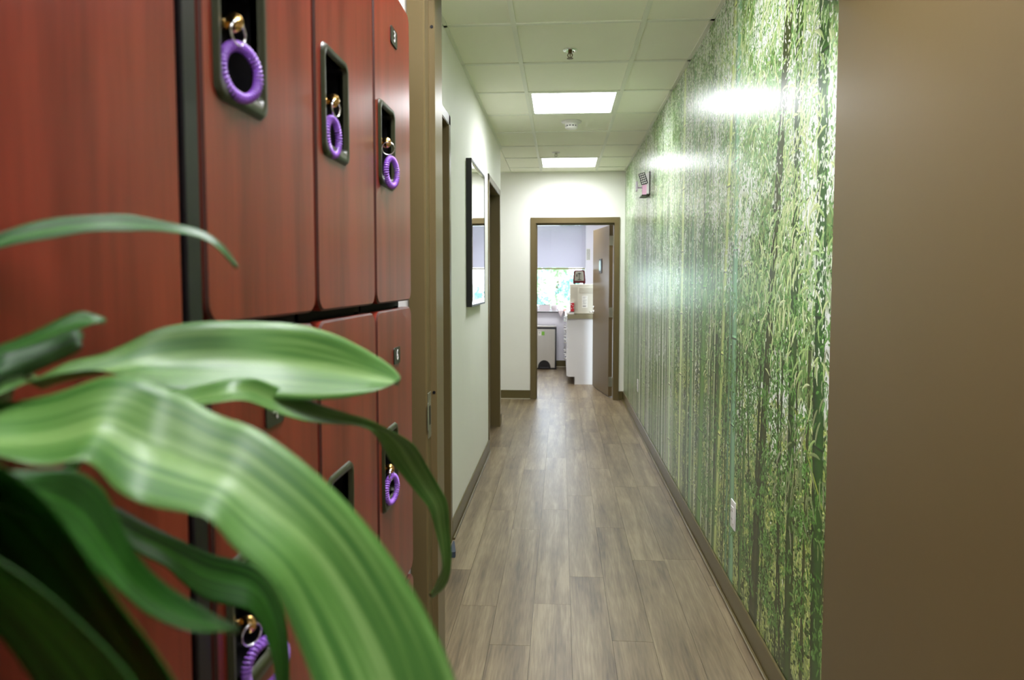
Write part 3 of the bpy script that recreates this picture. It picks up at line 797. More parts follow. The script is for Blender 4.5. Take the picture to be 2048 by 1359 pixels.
# ------------------------------------------------------------------ door frames and doors
# near frame (left jamb with rabbet and stop)
d1 = thing('door_1', (0, 0, 0), 'olive-brown metal door frame and open door nearest the camera', 'door', kind='structure')
bm = bmesh.new()
add_prism(bm, [(-.392, 1.83), (-.392, 1.797), (-.389, 1.794), (-.349, 1.794), (-.345, 1.798), (-.345, 1.85), (-.3435, 1.8515), (-.331, 1.8515), (-.3295, 1.853), (-.3295, 1.962), (-.331, 1.964), (-.345, 1.964), (-.345, 2.024), (-.392, 2.024), (-.392, 2.0), (-.36, 2.0), (-.36, 1.83)], 0, 2.18)
mesh_obj('jamb', bm, M['brown'], d1)
box('header', (-.345, XR + .05, 1.797, 2.022, 2.13, 2.18), M['brown'], d1, .002, 1)
# strike plate and screw holes
bm = bmesh.new()
add_box(bm, -.3452, -.3430, 1.803, 1.842, .93, 1.05, bevel=.001, seg=1)
add_box(bm, -.3432, -.3420, 1.788, 1.806, .955, 1.025, bevel=.0005, seg=1)
mesh_obj('strike_plate', bm, M['hinge'], d1)
bm = bmesh.new(); add_box(bm, -.3431, -.3424, 1.814, 1.830, .965, 1.015); mesh_obj('latch_hole', bm, M['black'], d1)
for z in (1.996, 1.045):
    bm = bmesh.new(); add_cyl(bm, (-.337, 1.8525, z), (-.337, 1.8505, z), .0042, n=12); mesh_obj('silencer_hole', bm, M['black'], d1)
# open door leaf on the right
lf = box('door_leaf', (.690, .735, .955, 1.868, .012, 2.12), M['brown_door'], d1, .0012, 1)

def side_door(name, y0, y1, label):
    d = thing(name, (0, 0, 0), label, 'door', kind='structure')
    x = XL
    for nm, bxs in (('jamb', [(x - .128, x + .006, y1 - .002, y1 + .018, 0, DH + .02), (x, x + .008, y1 + .002, y1 + .05, 0, DH + .05)]),
                    ('jamb', [(x - .128, x + .006, y0 - .018, y0 + .002, 0, DH + .02), (x, x + .008, y0 - .05, y0 - .002, 0, DH + .05)]),
                    ('header', [(x - .128, x + .006, y0, y1, DH - .002, DH + .02), (x, x + .008, y0 - .05, y1 + .05, DH + .002, DH + .05)])):
        bm = bmesh.new()
        for b_ in bxs: add_box(bm, *b_, bevel=.0015, seg=1)
        mesh_obj(nm, bm, M['brown'], d)
    lf = box('door_leaf', (x - .125, x - .082, y0 + .004, y1 - .004, .01, DH - .005), M['brown_door'], d, .001, 1)
    bm = bmesh.new()
    add_cyl(bm, (x - .082, y0 + .07, 1.0), (x - .03, y0 + .07, 1.0), .011); add_cyl(bm, (x - .035, y0 + .07, 1.0), (x - .035, y0 + .18, 1.0), .008)
    mesh_obj('handle', bm, M['chrome'], lf)
    return d
side_door('door_2', DA0, DA1, 'olive-brown framed side doorway nearest on the left wall, before the mirror')
side_door('door_3', DB0, DB1, 'olive-brown framed side doorway beyond the mirror on the left wall')

d4 = thing('door_4', (0, 0, 0), 'olive-brown framed doorway at the corridor end with its door swung open', 'door', kind='structure')
FX, FZ = .062, .063
for nm, bxs in (('jamb', [(OX0 - FX, OX0 + .002, YB - .012, YB + .02, 0, OH + .002), (OX0 - .01, OX0 + .002, YB, YB + .13, 0, OH), (OX0, OX0 + .014, YB + .05, YB + .08, 0, OH)]),
                ('jamb', [(OX1 - .002, OX1 + FX - .004, YB - .012, YB + .02, 0, OH + .002), (OX1 - .002, OX1 + .01, YB, YB + .13, 0, OH)]),
                ('header', [(OX0 - FX, OX1 + FX - .004, YB - .012, YB + .02, OH, OH + FZ), (OX0, OX1, YB, YB + .13, OH - .002, OH + .01), (OX0, OX1, YB + .04, YB + .07, OH - .02, OH)])):
    bm = bmesh.new()
    for b_ in bxs: add_box(bm, *b_, bevel=.002, seg=1)
    mesh_obj(nm, bm, M['brown'], d4)
# swung leaf
leaf = bpy.data.objects.new('door_leaf', None)
bm = bmesh.new()
add_box(bm, -.045, 0, 0, .868, .012, OH - .012, bevel=.0015, seg=1)
me = bpy.data.meshes.new('door_leaf'); bm.to_mesh(me); bm.free(); me.materials.append(M['brown_door'])
leaf = bpy.data.objects.new('door_leaf', me)
leaf.location = (.588, 8.165, 0); leaf.rotation_euler = (0, 0, math.radians(9.6))
link(leaf, d4)
# lever handle on the face we see (-x side), near the free edge
bm = bmesh.new()
add_cyl(bm, (-.045, .80, .955), (-.053, .80, .955), .026, n=20)
add_cyl(bm, (-.053, .80, .955), (-.10, .80, .955), .009)
add_tube(bm, [(-.098, .80, .955), (-.102, .77, .956), (-.100, .72, .953), (-.096, .685, .950)], [.009, .009, .008, .006], 10)
add_cyl(bm, (-.045, .80, 1.01), (-.056, .80, 1.01), .017, n=20)
mesh_obj('handle', bm, M['chrome'], leaf, True)
# framed sign on the leaf: black holder with pale teal rounded shape
bm = bmesh.new(); add_box(bm, -.052, -.045, .36, .50, 1.435, 1.605, bevel=.002, seg=1); mesh_obj('sign_holder', bm, M['black'], leaf)
bm = bmesh.new()
add_plate(bm, -.0535, -.0522, [(-y, z) for y, z in rrect(-.49, -.40, 1.46, 1.585, .035)])
bmesh.ops.recalc_face_normals(bm, faces=bm.faces[:])
mesh_obj('sign_insert', bm, M['teal'], leaf)
for z in (.18, .98, 1.80):
    bm = bmesh.new()
    add_box(bm, -.043, -.004, -.004, -.0005, z - .055, z + .055, bevel=.001, seg=1)
    add_cyl(bm, (.002, -.008, z - .055), (.002, -.008, z + .055), .007, n=10)
    for dz in (-.035, 0, .035):
        add_cyl(bm, (-.03 + .012 * (dz == 0), -.0055, z + dz), (-.03 + .012 * (dz == 0), -.003, z + dz), .005, n=8)
    mesh_obj('hinge', bm, M['hinge'], leaf)

# ------------------------------------------------------------------ lockers
XF = -0.33
ROWS = [(1.296, 1.912), (.700, 1.288), (.105, .692)]
COLS = [(.637, .938), (.942, 1.243), (1.247, 1.545)]
nums = [['1', '4', '7'], ['2', '5', '8'], ['3', '6', '9']]
def locker_door(parent, y0, y1, z0, z1, num, solid=False):
    g = .0034
    oy0, oy1, oz0, oz1 = y0 + g, y1 - g, z0 + .003, z1 - .003
    hy0 = y0 + .032; hy1 = hy0 + .102
    hzc = z1 - .3055 if False else None
    hc = 1.5955 if z1 > 1.5 else (.985 if z1 > 1.0 else .388)
    hz0, hz1 = hc - .068, hc + .068
    bm = bmesh.new()
    out = rrect(oy0, oy1, oz0, oz1, .022, 5); inn = rrect(hy0, hy1, hz0, hz1, .012, 5)
    ns = len(out)
    add_plate(bm, XF - .018, XF - .003, out, inn)
    # softened front edge
    o2 = rrect(oy0 + .003, oy1 - .003, oz0 + .003, oz1 - .003, .020, 5)
    A = [bm.verts.new((XF - .003, y, z)) for y, z in out]; B = [bm.verts.new((XF, y, z)) for y, z in o2]; C_ = [bm.verts.new((XF, y, z)) for y, z in inn]; D = [bm.verts.new((XF - .003, y, z)) for y, z in inn]
    for i in range(ns):
        j = (i + 1) % ns
        f = bm.faces.new((A[i], A[j], B[j], B[i])); f.material_index = 1
        bm.faces.new((B[i], B[j], C_[j], C_[i]))
        bm.faces.new((C_[i], C_[j], D[j], D[i]))
    bmesh.ops.remove_doubles(bm, verts=bm.verts[:], dist=1e-5)
    bmesh.ops.recalc_face_normals(bm, faces=bm.faces[:])
    door = mesh_obj('door', bm, [M['cherry'], M['cherry_edge']], parent)
    # recessed pull: bezel, cup
    bm = bmesh.new()
    o = rrect(hy0 - .008, hy1 + .008, hz0 - .012, hz1 + .008, .016, 5); i_ = rrect(hy0 + .003, hy1 - .003, hz0 + .006, hz1 - .003, .009, 5)
    o3 = rrect(hy0 - .005, hy1 + .005, hz0 - .009, hz1 + .005, .014, 5)
    P0 = [bm.verts.new((XF + .0003, y, z)) for y, z in o]; P1 = [bm.verts.new((XF + .005, y, z)) for y, z in o3]
    P2 = [bm.verts.new((XF + .004, y, z)) for y, z in i_]; P3 = [bm.verts.new((XF - .010, y, z)) for y, z in i_]
    for k in range(ns):
        j = (k + 1) % ns
        bm.faces.new((P0[k], P0[j], P1[j], P1[k])); bm.faces.new((P1[k], P1[j], P2[j], P2[k])); bm.faces.new((P2[k], P2[j], P3[j], P3[k]))
    bmesh.ops.recalc_face_normals(bm, faces=bm.faces[:])
    mesh_obj('pull_bezel', bm, M['olive'], door, True)
    bm = bmesh.new()
    A = [bm.verts.new((XF - .002, y, z)) for y, z in i_]; B = [bm.verts.new((XF - .036, y, z)) for y, z in i_]
    for k in range(ns):
        j = (k + 1) % ns
        bm.faces.new((A[k], A[j], B[j], B[k]))
    bm.faces.new(B)
    mesh_obj('pull_cup', bm, M['black'], door)
    lk = (XF - .036, hy0 + .026, hc)
    bm = bmesh.new(); add_cyl(bm, lk, (XF - .020, lk[1], lk[2]), .010, n=18); mesh_obj('lock', bm, M['brass'], door, False)
    # number plate
    pc = ((y0 + y1) / 2, z1 - .096)
    bm = bmesh.new(); add_plate(bm, XF + .0002, XF + .0022, rrect(pc[0] - .025, pc[0] + .025, pc[1] - .0165, pc[1] + .0165, .005, 3))
    bmesh.ops.recalc_face_normals(bm, faces=bm.faces[:])
    mesh_obj('number_plate', bm, M['black'] if False else M['olive_dark'], door)
    text('number', num, (XF + .0026, pc[0], pc[1]), (math.pi / 2, 0, math.pi / 2), .030, M['white'], door)
    return (XF - .020, lk[1], lk[2])
M['olive_dark'] = mat('number_plate_dark', srgb(38, 40, 26), 0.4)
locks = {}
LAB = ['cherry wood locker column with three doors, nearest the camera beside the dark post',
       'cherry wood locker column with three doors, middle of the three',
       'cherry wood locker column with three doors, farthest, beside the door frame']
for c, (y0, y1) in enumerate(COLS):
    t = thing('locker', (XF - .2, (y0 + y1) / 2, 0), LAB[c], 'locker', 'three-door locker columns')
    def L_(b_): return (b_[0] - t.location.x, b_[1] - t.location.x, b_[2] - t.location.y, b_[3] - t.location.y, b_[4], b_[5])
    bm = bmesh.new()
    add_box(bm, *L_((-.778, XF - .038, y0, y1, .06, 1.905)))
    for z in (1.292, .696, .10, 1.898): add_box(bm, *L_((XF - .045, XF - .030, y0, y1, z - .006, z + .006)))
    for y in (y0, y1): add_box(bm, *L_((XF - .045, XF - .030, max(y0, y - .006), min(y1, y + .006), .10, 1.9)))
    mesh_obj('carcass', bm, M['blackmat'], t)
    bm = bmesh.new(); add_box(bm, *L_((-.75, XF - .06, y0, y1, 0.0, .06))); mesh_obj('plinth', bm, M['black'], t)
    for r_, (z0, z1) in enumerate(ROWS):
        n0 = len(bpy.data.objects)
        locks[(c, r_)] = locker_door(t, y0, y1, z0, z1, nums[c][r_])
    for ch in t.children:
        if ch.name.startswith('door'): ch.location = (-t.location.x, -t.location.y, 0)

# tall single-door cabinet left of the lockers, dark edge post
t = thing('tall_cabinet', (XF - .2, .33, 0), 'tall cherry wood cabinet with one plain door, left of the lockers', 'cabinet')
def L2(x0, x1, y0, y1, z0, z1): return (x0 + .53, x1 + .53, y0 - .33, y1 - .33, z0, z1)
box('carcass', L2(-.778, XF - .020, .03, .6305, .0, 1.905), M['blackmat'], t)
box('door', L2(XF - .018, XF, .035, .598, .02, 1.905), M['cherry'], t, .003, 2)
box('edge_post', L2(XF - .018, XF + .002, .603, .6285, .02, 1.905), M['black'], t, .0015, 1)

# ------------------------------------------------------------------ purple coil keyrings in the locks
def coil_bm(R=.0252, r=.0044, wire=.00130, turns=40):
    bm = bmesh.new()
    pts = []
    n = turns * 10
    for i in range(n):
        a = 2 * math.pi * i / n; b_ = 2 * math.pi * turns * i / n
        rr = R + r * math.cos(b_)
        pts.append((rr * math.cos(a), r * math.sin(b_), rr * math.sin(a)))
    add_tube(bm, pts, wire, 6, closed=True)
    return bm
def key_bm():
    bm = bmesh.new()
    add_box(bm, -.002, .018, -.0012, .0012, -.004, .004, bevel=.0004, seg=1)
    add_cyl(bm, (.026, -.0012, 0), (.026, .0012, 0), .0095, n=20)
    return bm
def ring_bm():
    bm = bmesh.new()
    n = 56
    add_tube(bm, [(.0115 * math.cos(2 * math.pi * i / 28), -.0008 + .0016 * i / n, .0115 * math.sin(2 * math.pi * i / 28)) for i in range(n)], .0010, 6)
    return bm
coil_me = key_me = ring_me = None
def mk(name, bm, m):
    me = bpy.data.meshes.new(name); bm.to_mesh(me); bm.free(); me.materials.append(m)
    for p in me.polygons: p.use_smooth = True
    return me
coil_me = mk('coil', coil_bm(), M['purple']); key_me = mk('key', key_bm(), M['brass']); ring_me = mk('split_ring', ring_bm(), M['chrome'])
for (c, r_), (ex, ang, dz, rang), lab in (
        ((0, 0), (.028, 72, -.040, 80), 'purple coil key holder hanging wide open in the nearest upper locker lock'),
        ((1, 0), (.022, 88, -.043, 80), 'purple coil key holder seen edge-on in the middle upper locker lock'),
        ((2, 0), (.034, 80, -.047, 10), 'purple coil key holder on a bright silver ring in the farthest upper locker lock'),
        ((2, 1), (.028, 80, -.035, 85), 'purple coil key holder hanging in the lock of the locker numbered 6'),
        ((0, 1), (.042, 62, -.040, 60), 'purple coil key holder low down behind the leaves in the nearest column')):
    lx, ly, lz = locks[(c, r_)]
    t = thing('key_coil', (lx, ly, lz), lab, 'keyring', 'purple coil key holders in the locker doors')
    k = link(bpy.data.objects.new('key', key_me), t)
    s = link(bpy.data.objects.new('split_ring', ring_me), t)
    s.location = (.030, 0, -.0105); s.rotation_euler = (0, 0, math.radians(rang))
    co = link(bpy.data.objects.new('coil', coil_me), t)
    a = math.radians(ang)
    co.location = (ex, .008, dz - .006); co.rotation_euler = (0, 0, a)

# ------------------------------------------------------------------ corn plant
t = thing('potted_corn_plant', (-.19, .20, 0), 'corn plant with long arching striped green leaves in front of the lockers', 'plant')
tx, ty = t.location.x, t.location.y
bm = bmesh.new()
add_lathe(bm, [(0, 0), (.095, 0), (.10, .01), (.128, .26), (.134, .265), (.134, .285), (.122, .285), (.118, .25), (0, .25)], (0, 0, 0), 32)
mesh_obj('pot', bm, M['terracotta'], t, True)
bm = bmesh.new(); add_cyl(bm, (0, 0, .245), (0, 0, .256), .119, n=28); mesh_obj('soil', bm, M['soil'], t)
bm = bmesh.new()
pts = [(0, 0, .25), (-.005, .01, .5), (-.02, .025, .8), (-.045, .045, 1.02), (-.07, .058, 1.15)]
add_tube(bm, pts, [.017, .016, .015, .014, .012], 12)
mesh_obj('cane', bm, M['cane'], t, True)

def leaf_mesh(st, seed, matl):
    P = [(Vector(s[:3]), Vector(s[3:])) for s in st]
    # continue the blade back to the crown
    crown = Vector((-.258, .262, 1.15))
    a0, b0 = P[0]
    mid = (a0 + b0) / 2
    q = mid * .45 + crown * .55 + Vector((0, 0, -.01 if mid.z < 1.2 else .0))
    wv = (a0 - b0)
    P = [(crown + wv * .12, crown - wv * .12), (q + wv * .28, q - wv * .28)] + P
    def cr(p0, p1, p2, p3, t):
        return .5 * ((2 * p1) + (-p0 + p2) * t + (2 * p0 - 5 * p1 + 4 * p2 - p3) * t * t + (-p0 + 3 * p1 - 3 * p2 + p3) * t ** 3)
    rowsA = []
    N = len(P); sub = 5
    for i in range(N - 1):
        a = [P[max(i - 1, 0)], P[i], P[i + 1], P[min(i + 2, N - 1)]]
        for k in range(sub):
            tt = k / sub
            rowsA.append((cr(a[0][0], a[1][0], a[2][0], a[3][0], tt), cr(a[0][1], a[1][1], a[2][1], a[3][1], tt)))
    rowsA.append(P[-1])
    for _ in range(6):
        rowsA = [rowsA[0]] + [((rowsA[i - 1][0] + rowsA[i][0] * 2 + rowsA[i + 1][0]) / 4, (rowsA[i - 1][1] + rowsA[i][1] * 2 + rowsA[i + 1][1]) / 4) for i in range(1, len(rowsA) - 1)] + [rowsA[-1]]
    bm = bmesh.new()
    uvl = bm.loops.layers.uv.new('UVMap')
    nu = 10
    grid = []
    cumv = 0.0; prev = None; vs = []
    for A, B in rowsA:
        c = (A + B) / 2
        if prev is not None: cumv += (c - prev).length
        prev = c; vs.append(cumv)
    for i, (A, B) in enumerate(rowsA):
        c0 = (rowsA[max(i - 1, 0)][0] + rowsA[max(i - 1, 0)][1]) / 2; c1 = (rowsA[min(i + 1, len(rowsA) - 1)][0] + rowsA[min(i + 1, len(rowsA) - 1)][1]) / 2
        tan = (c1 - c0).normalized(); w = B - A; wl = w.length
        nrm = tan.cross(w).normalized() if wl > 1e-6 else Vector((0, 0, 1))
        if nrm.dot(Vector((0, 0, 1.341)) - (A + B) / 2) > 0: nrm = -nrm      # channel sinks away from the upper side
        row = []
        for k in range(nu + 1):
            u = k / nu
            # shallow channel with the midrib at .45, plus a slow ripple of the margins
            ch = (1 - abs(u - .45) / (.45 if u < .45 else .55)) * .13 * wl
            rp = math.sin(vs[i] * 28 + seed) * .012 * wl * abs(u - .5) * 2
            row.append(bm.verts.new(A + w * u + nrm * (ch + rp)))
        grid.append(row)
    for i in range(len(grid) - 1):
        for k in range(nu):
            f = bm.faces.new((grid[i][k], grid[i][k + 1], grid[i + 1][k + 1], grid[i + 1][k]))
            for lp, (uu, vv) in zip(f.loops, ((k / nu, vs[i]), ((k + 1) / nu, vs[i]), ((k + 1) / nu, vs[i + 1]), (k / nu, vs[i + 1]))):
                lp[uvl].uv = (uu, vv * 8 + seed)
            f.smooth = True
    return bm
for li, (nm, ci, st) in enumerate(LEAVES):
    mt_ = M['leaf_pale'] if nm in ('broad', 'hanging', 'lance') else M['leaf']  # darker green on the low leaves stands in for shade from those above
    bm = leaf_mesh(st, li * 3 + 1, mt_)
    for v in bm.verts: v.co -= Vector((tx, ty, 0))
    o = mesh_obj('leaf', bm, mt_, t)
    sd = o.modifiers.new('thickness', 'SOLIDIFY'); sd.thickness = .0006; sd.offset = 0

# ------------------------------------------------------------------ corridor fittings
# mirror
t = thing('mirror', (XL, 4.56, 1.62), 'tall rectangular mirror in a slim black frame on the left wall', 'mirror')
my0, my1, mz0, mz1 = -.365, .355, -.435, .445
bm = bmesh.new()
for b_ in ((0, .034, my0, my0 + .012, mz0, mz1), (0, .034, my1 - .012, my1, mz0, mz1), (0, .034, my0 + .012, my1 - .012, mz0, mz0 + .012), (0, .034, my0 + .012, my1 - .012, mz1 - .012, mz1)):
    add_box(bm, *b_, bevel=.001, seg=1)
add_box(bm, 0.001, .02, my0 + .01, my1 - .01, mz0 + .01, mz1 - .01)
mesh_obj('frame', bm, M['black'], t)
bm = bmesh.new()
a = [(.0315, y, z) for y, z in ((my0 + .012, mz0 + .012), (my1 - .012, mz0 + .012), (my1 - .012, mz1 - .012), (my0 + .012, mz1 - .012))]
bv = .028
c = [(.0335, y, z) for y, z in ((my0 + .012 + bv, mz0 + .012 + bv), (my1 - .012 - bv, mz0 + .012 + bv), (my1 - .012 - bv, mz1 - .012 - bv), (my0 + .012 + bv, mz1 - .012 - bv))]
A = [bm.verts.new(p) for p in a]; C_ = [bm.verts.new(p) for p in c]
for i in range(4): bm.faces.new((A[i], A[(i + 1) % 4], C_[(i + 1) % 4], C_[i]))
bm.faces.new(C_)
mesh_obj('mirror_glass', bm, M['mirror'], t)

# sprinklers
def sprinkler(x, y, lab, dark):
    t = thing('sprinkler_head', (x, y, HC), lab, 'sprinkler', 'ceiling sprinkler heads')
    bm = bmesh.new(); add_lathe(bm, [(0, .004), (.038, .004), (.039, 0), (.036, -.004), (.024, -.006), (.022, .0), (0, .0)], (0, 0, 0), 28); mesh_obj('escutcheon', bm, M['chrome'] if dark else M['white'], t, True)
    mt_ = M['darkbrass'] if dark else M['hinge']
    bm = bmesh.new()
    add_cyl(bm, (0, 0, 0), (0, 0, -.018), .011, .010, 14)
    add_tube(bm, [(-.009, 0, -.016), (-.013, 0, -.026), (-.008, 0, -.036), (0, 0, -.041)], .0025, 6)
    add_tube(bm, [(.009, 0, -.016), (.013, 0, -.026), (.008, 0, -.036), (0, 0, -.041)], .0025, 6)
    add_cyl(bm, (0, 0, -.016), (0, 0, -.040), .0022, n=8)
    mesh_obj('body', bm, mt_, t)
    bm = bmesh.new()
    add_cyl(bm, (0, 0, -.041), (0, 0, -.0435), .009, n=14)
    for k in range(10):
        a_ = 2 * math.pi * k / 10
        add_box(bm, .008, .017, -.0022, .0022, -.0435, -.042)
        bmesh.ops.rotate(bm, verts=bm.verts[-8:], cent=(0, 0, 0), matrix=Matrix.Rotation(a_, 3, 'Z'))
    mesh_obj('deflector', bm, mt_, t)
M['darkbrass'] = mat('aged_bronze', (0.14, 0.085, 0.035, 1), 0.35, metal=0.9)
sprinkler(.041, 3.82, 'dark bronze sprinkler head hanging from the ceiling before the nearer light panel', True)
sprinkler(-.055, 6.80, 'small pale sprinkler head just before the far light panel', False)
# smoke detector
t = thing('smoke_detector', (.072, 5.50, HC), 'round white smoke detector on the ceiling behind the nearer light panel', 'smoke detector')
bm = bmesh.new(); add_lathe(bm, [(0, .003), (.076, .003), (.078, -.001), (.074, -.008), (.052, -.012), (0, -.012)], (0, 0, 0), 32); mesh_obj('base_plate', bm, M['white'], t, True)
bm = bmesh.new(); add_lathe(bm, [(.050, -.012), (.050, -.026), (.046, -.030), (.046, -.031)], (0, 0, 0), 32); mesh_obj('collar', bm, M['white'], t, True)
bm = bmesh.new(); add_lathe(bm, [(.045, -.030), (.044, -.040)], (0, 0, 0), 24); mesh_obj('dark_grille', bm, M['black'], t)
bm = bmesh.new()
for k in range(12):
    a_ = 2 * math.pi * k / 12
    add_cyl(bm, (.046 * math.cos(a_), .046 * math.sin(a_), -.029), (.044 * math.cos(a_), .044 * math.sin(a_), -.042), .0045, n=6)
mesh_obj('grille_ribs', bm, M['white'], t)
bm = bmesh.new(); add_lathe(bm, [(.049, -.040), (.047, -.050), (.038, -.056), (0, -.058), (0, -.040), (.049, -.040)], (0, 0, 0), 32); mesh_obj('cap', bm, M['white'], t, True)

# fire alarm strobe on the mural wall
t = thing('alarm_strobe', (XR, 5.90, 2.12), 'white and pink fire alarm strobe with slotted grille high on the mural wall', 'alarm')
bm = bmesh.new(); add_box(bm, -.006, 0, -.132, .10, -.092, .095, bevel=.002, seg=1); mesh_obj('back_plate', bm, M['black'], t)
bm = bmesh.new(); add_box(bm, -.028, -.006, -.128, .09, -.085, .085, bevel=.004, seg=2); mesh_obj('housing', bm, M['white'], t)
bm = bmesh.new()
add_prism(bm, [(-.062, -.128), (-.028, -.128), (-.028, .0), (-.050, .0)], -.090, -.012)
mesh_obj('strobe_lens', bm, M['pink'], t)
bm = bmesh.new(); add_box(bm, -.066, -.008, -.130, .06, -.098, -.090, bevel=.001, seg=1); mesh_obj('underside_shade', bm, M['olive'], t)  # dark olive plate paints in the shade on the alarm's underside
bm = bmesh.new(); add_box(bm, -.026, .026, -.010, .010, -.045, .045, bevel=.002, seg=1)
g_ = mesh_obj('horn_grille', bm, M['black'], t); g_.location = (-.056, -.128, .036); g_.rotation_euler = (0, math.radians(-17), 0)
bm = bmesh.new()
for r_ in range(5):
    for c_ in range(3):
        add_box(bm, -.021 + .0145 * c_, -.011 + .0145 * c_, -.0125, -.0095, -.040 + .0172 * r_, -.030 + .0172 * r_)
mesh_obj('slots', bm, M['white'], g_)['kind'] = 'stuff'
bm = bmesh.new(); add_box(bm, -.098, -.086, -.02, .05, -.045, .03, bevel=.002, seg=1); add_box(bm, -.088, -.028, .01, .04, -.02, -.01); mesh_obj('side_reflector', bm, M['slat'], t)

# outlets on the mural wall
def outlet(y, z, lab):
    t = thing('wall_outlet', (XR, y, z), lab, 'outlet', 'white outlet plates on the mural wall')
    bm = bmesh.new(); add_box(bm, -.006, 0, -.036, .036, -.058, .058, bevel=.003, seg=2); mesh_obj('cover_plate', bm, M['white'], t)
    bm = bmesh.new(); add_box(bm, -.009, -.005, -.017, .017, -.034, .034, bevel=.001, seg=1); mesh_obj('receptacle', bm, M['white'], t)
    for zz in (-.017, .017):
        for yy in (-.007, .007):
            bm = bmesh.new(); add_box(bm, -.0095, -.0088, yy - .001, yy + .001, zz - .004, zz + .004); mesh_obj('slot', bm, M['ink'], t)
outlet(2.885, .392, 'white rectangular outlet plate low on the bamboo mural, nearer the camera')
outlet(6.50, .385, 'tiny white outlet plate at the far end of the bamboo mural')

# blue-grey wedge by the left side door
bm = bmesh.new()
add_prism(bm, [(0, 0), (.032, 0), (.032, .02), (.006, .15), (0, .15)], 0, .028)
o = mesh_obj('door_wedge', bm, M['blue']); o.location = (-.541, 3.335, 0)
tag(o, 'small blue-grey rubber door wedge on the floor by the near side door', 'door wedge')

# ------------------------------------------------------------------ far room: window
wi = thing('window_1', ((WX0 + WX1) / 2, YW, 0), 'window with a view of pale green trees in the far room', 'window', kind='structure')
cx = (WX0 + WX1) / 2
bm = bmesh.new()
f = .035
for b_ in ((WX0, WX0 + f, 0, 0, WZ0, WZ1), (WX1 - f, WX1, 0, 0, WZ0, WZ1), (WX0 + f, WX1 - f, 0, 0, WZ0, WZ0 + f), (WX0 + f, WX1 - f, 0, 0, WZ1 - f, WZ1)):
    add_box(bm, b_[0] - cx, b_[1] - cx, .09, .13, b_[4], b_[5], bevel=.003, seg=1)
mesh_obj('window_frame', bm, M['white'], wi)
box('pane', (WX0 + f - cx, WX1 - f - cx, .105, .110, WZ0 + f, WZ1 - f), M['glass'], wi)
box('sill', (WX0 - .02 - cx, WX1 + .01 - cx, -.10, .09, WZ0 - .02, WZ0), M['white'], wi, .004, 2)
box('sill_edge', (WX0 - .02 - cx, WX1 - .08 - cx, -.108, -.100, WZ0 - .022, WZ0 - .008), M['black'], wi)
# venetian blind
t = thing('venetian_blind', (cx, YW - .03, 0), 'pale venetian blind lowered over the upper half of the far window', 'blind')
bx0, bx1 = WX0 - .02 - cx, WX1 - cx
box('head_rail', (bx0, bx1, -.03, .02, 2.20, 2.245), M['slat'], t, .003, 1)
bm = bmesh.new(); add_box(bm, bx0, bx1, -.0125, .0125, -.0006, .0006)
sme = bpy.data.meshes.new('slat'); bm.to_mesh(sme); bm.free(); sme.materials.append(M['slat'])
z = 1.555
while z < 2.20:
    o = bpy.data.objects.new('slat', sme); o.location = (0, 0, z); o.rotation_euler = (math.radians(48), 0, 0)
    link(o, t); z += .0185
box('bottom_rail', (bx0, bx1 - .012, -.016, .016, 1.519, 1.542), M['rail'], t, .003, 1)
for xx in (.10, -.35, .58):
    bm = bmesh.new()
    for yy in (-.015, .015): add_cyl(bm, (xx, yy, 1.53), (xx, yy, 2.22), .0009, n=6)
    mesh_obj('ladder_cord', bm, M['slat'], t)
bm = bmesh.new(); add_cyl(bm, (.10, -.02, 1.505), (.10, -.02, 1.53), .006, .003, 8); mesh_obj('cord_tassel', bm, M['white'], t)
# paper strip pinned beside the window
bm = bmesh.new(); add_box(bm, -.03, .03, -.003, 0, -.09, .09); o = mesh_obj('notice_strip', bm, M['paper']); o.location = (.415, YW, 1.75)
tag(o, 'narrow printed notice pinned right of the far window', 'notice')
bm = bmesh.new()
for k in range(9):
    add_box(bm, -.022, -.006, -.0036, -.0028, -.078 + k * .018, -.071 + k * .018); add_box(bm, .004, .018, -.0036, -.0028, -.078 + k * .018, -.068 + k * .018)
mesh_obj('printing', bm, M['ink'], o)

# pots on the sill
def pot_on_sill(x, w, h, lab, name='white_planter'):
    t = thing(name, (x, YW - .04, WZ0), lab, 'planter', 'white planters on the far windowsill')
    bm = bmesh.new()
    r0 = bmesh.ops.create_cube(bm, size=1.0)['verts']
    for v in r0:
        k = 1.0 if v.co.z > 0 else .82
        v.co = Vector((v.co.x * w * k, v.co.y * .09 * k, (v.co.z + .5) * h))
    bmesh.ops.bevel(bm, geom=bm.edges[:], offset=.006, segments=2, affect='EDGES')
    mesh_obj('pot', bm, M['pot'], t)
    bm = bmesh.new(); add_box(bm, -w * .42, w * .42, -.036, .036, h - .002, h + .003); mesh_obj('soil', bm, M['soil'], t)
    return t
p1 = pot_on_sill(-.255, .19, .095, 'long white planter on the far windowsill, left of the round pot')
p2 = thing('white_pot', (-.105, YW - .04, WZ0), 'small round white pot on the far windowsill', 'planter')
bm = bmesh.new(); add_lathe(bm, [(0, 0), (.034, 0), (.052, .05), (.056, .09), (.050, .09), (.046, .07), (0, .07)], (0, 0, 0), 20); mesh_obj('pot', bm, M['pot'], p2, True)
p3 = thing('sill_plant', (-.385, YW - .04, WZ0), 'thin upright green stem in a white pot at the left edge of the far window', 'plant')
bm = bmesh.new(); add_lathe(bm, [(0, 0), (.028, 0), (.036, .07), (.031, .07), (0, .06)], (0, 0, 0), 16); mesh_obj('pot', bm, M['pot'], p3, True)
bm = bmesh.new(); add_tube(bm, [(.01, 0, .06), (.012, 0, .16), (.02, 0, .26), (.03, 0, .33)], [.003, .003, .002, .001], 6)
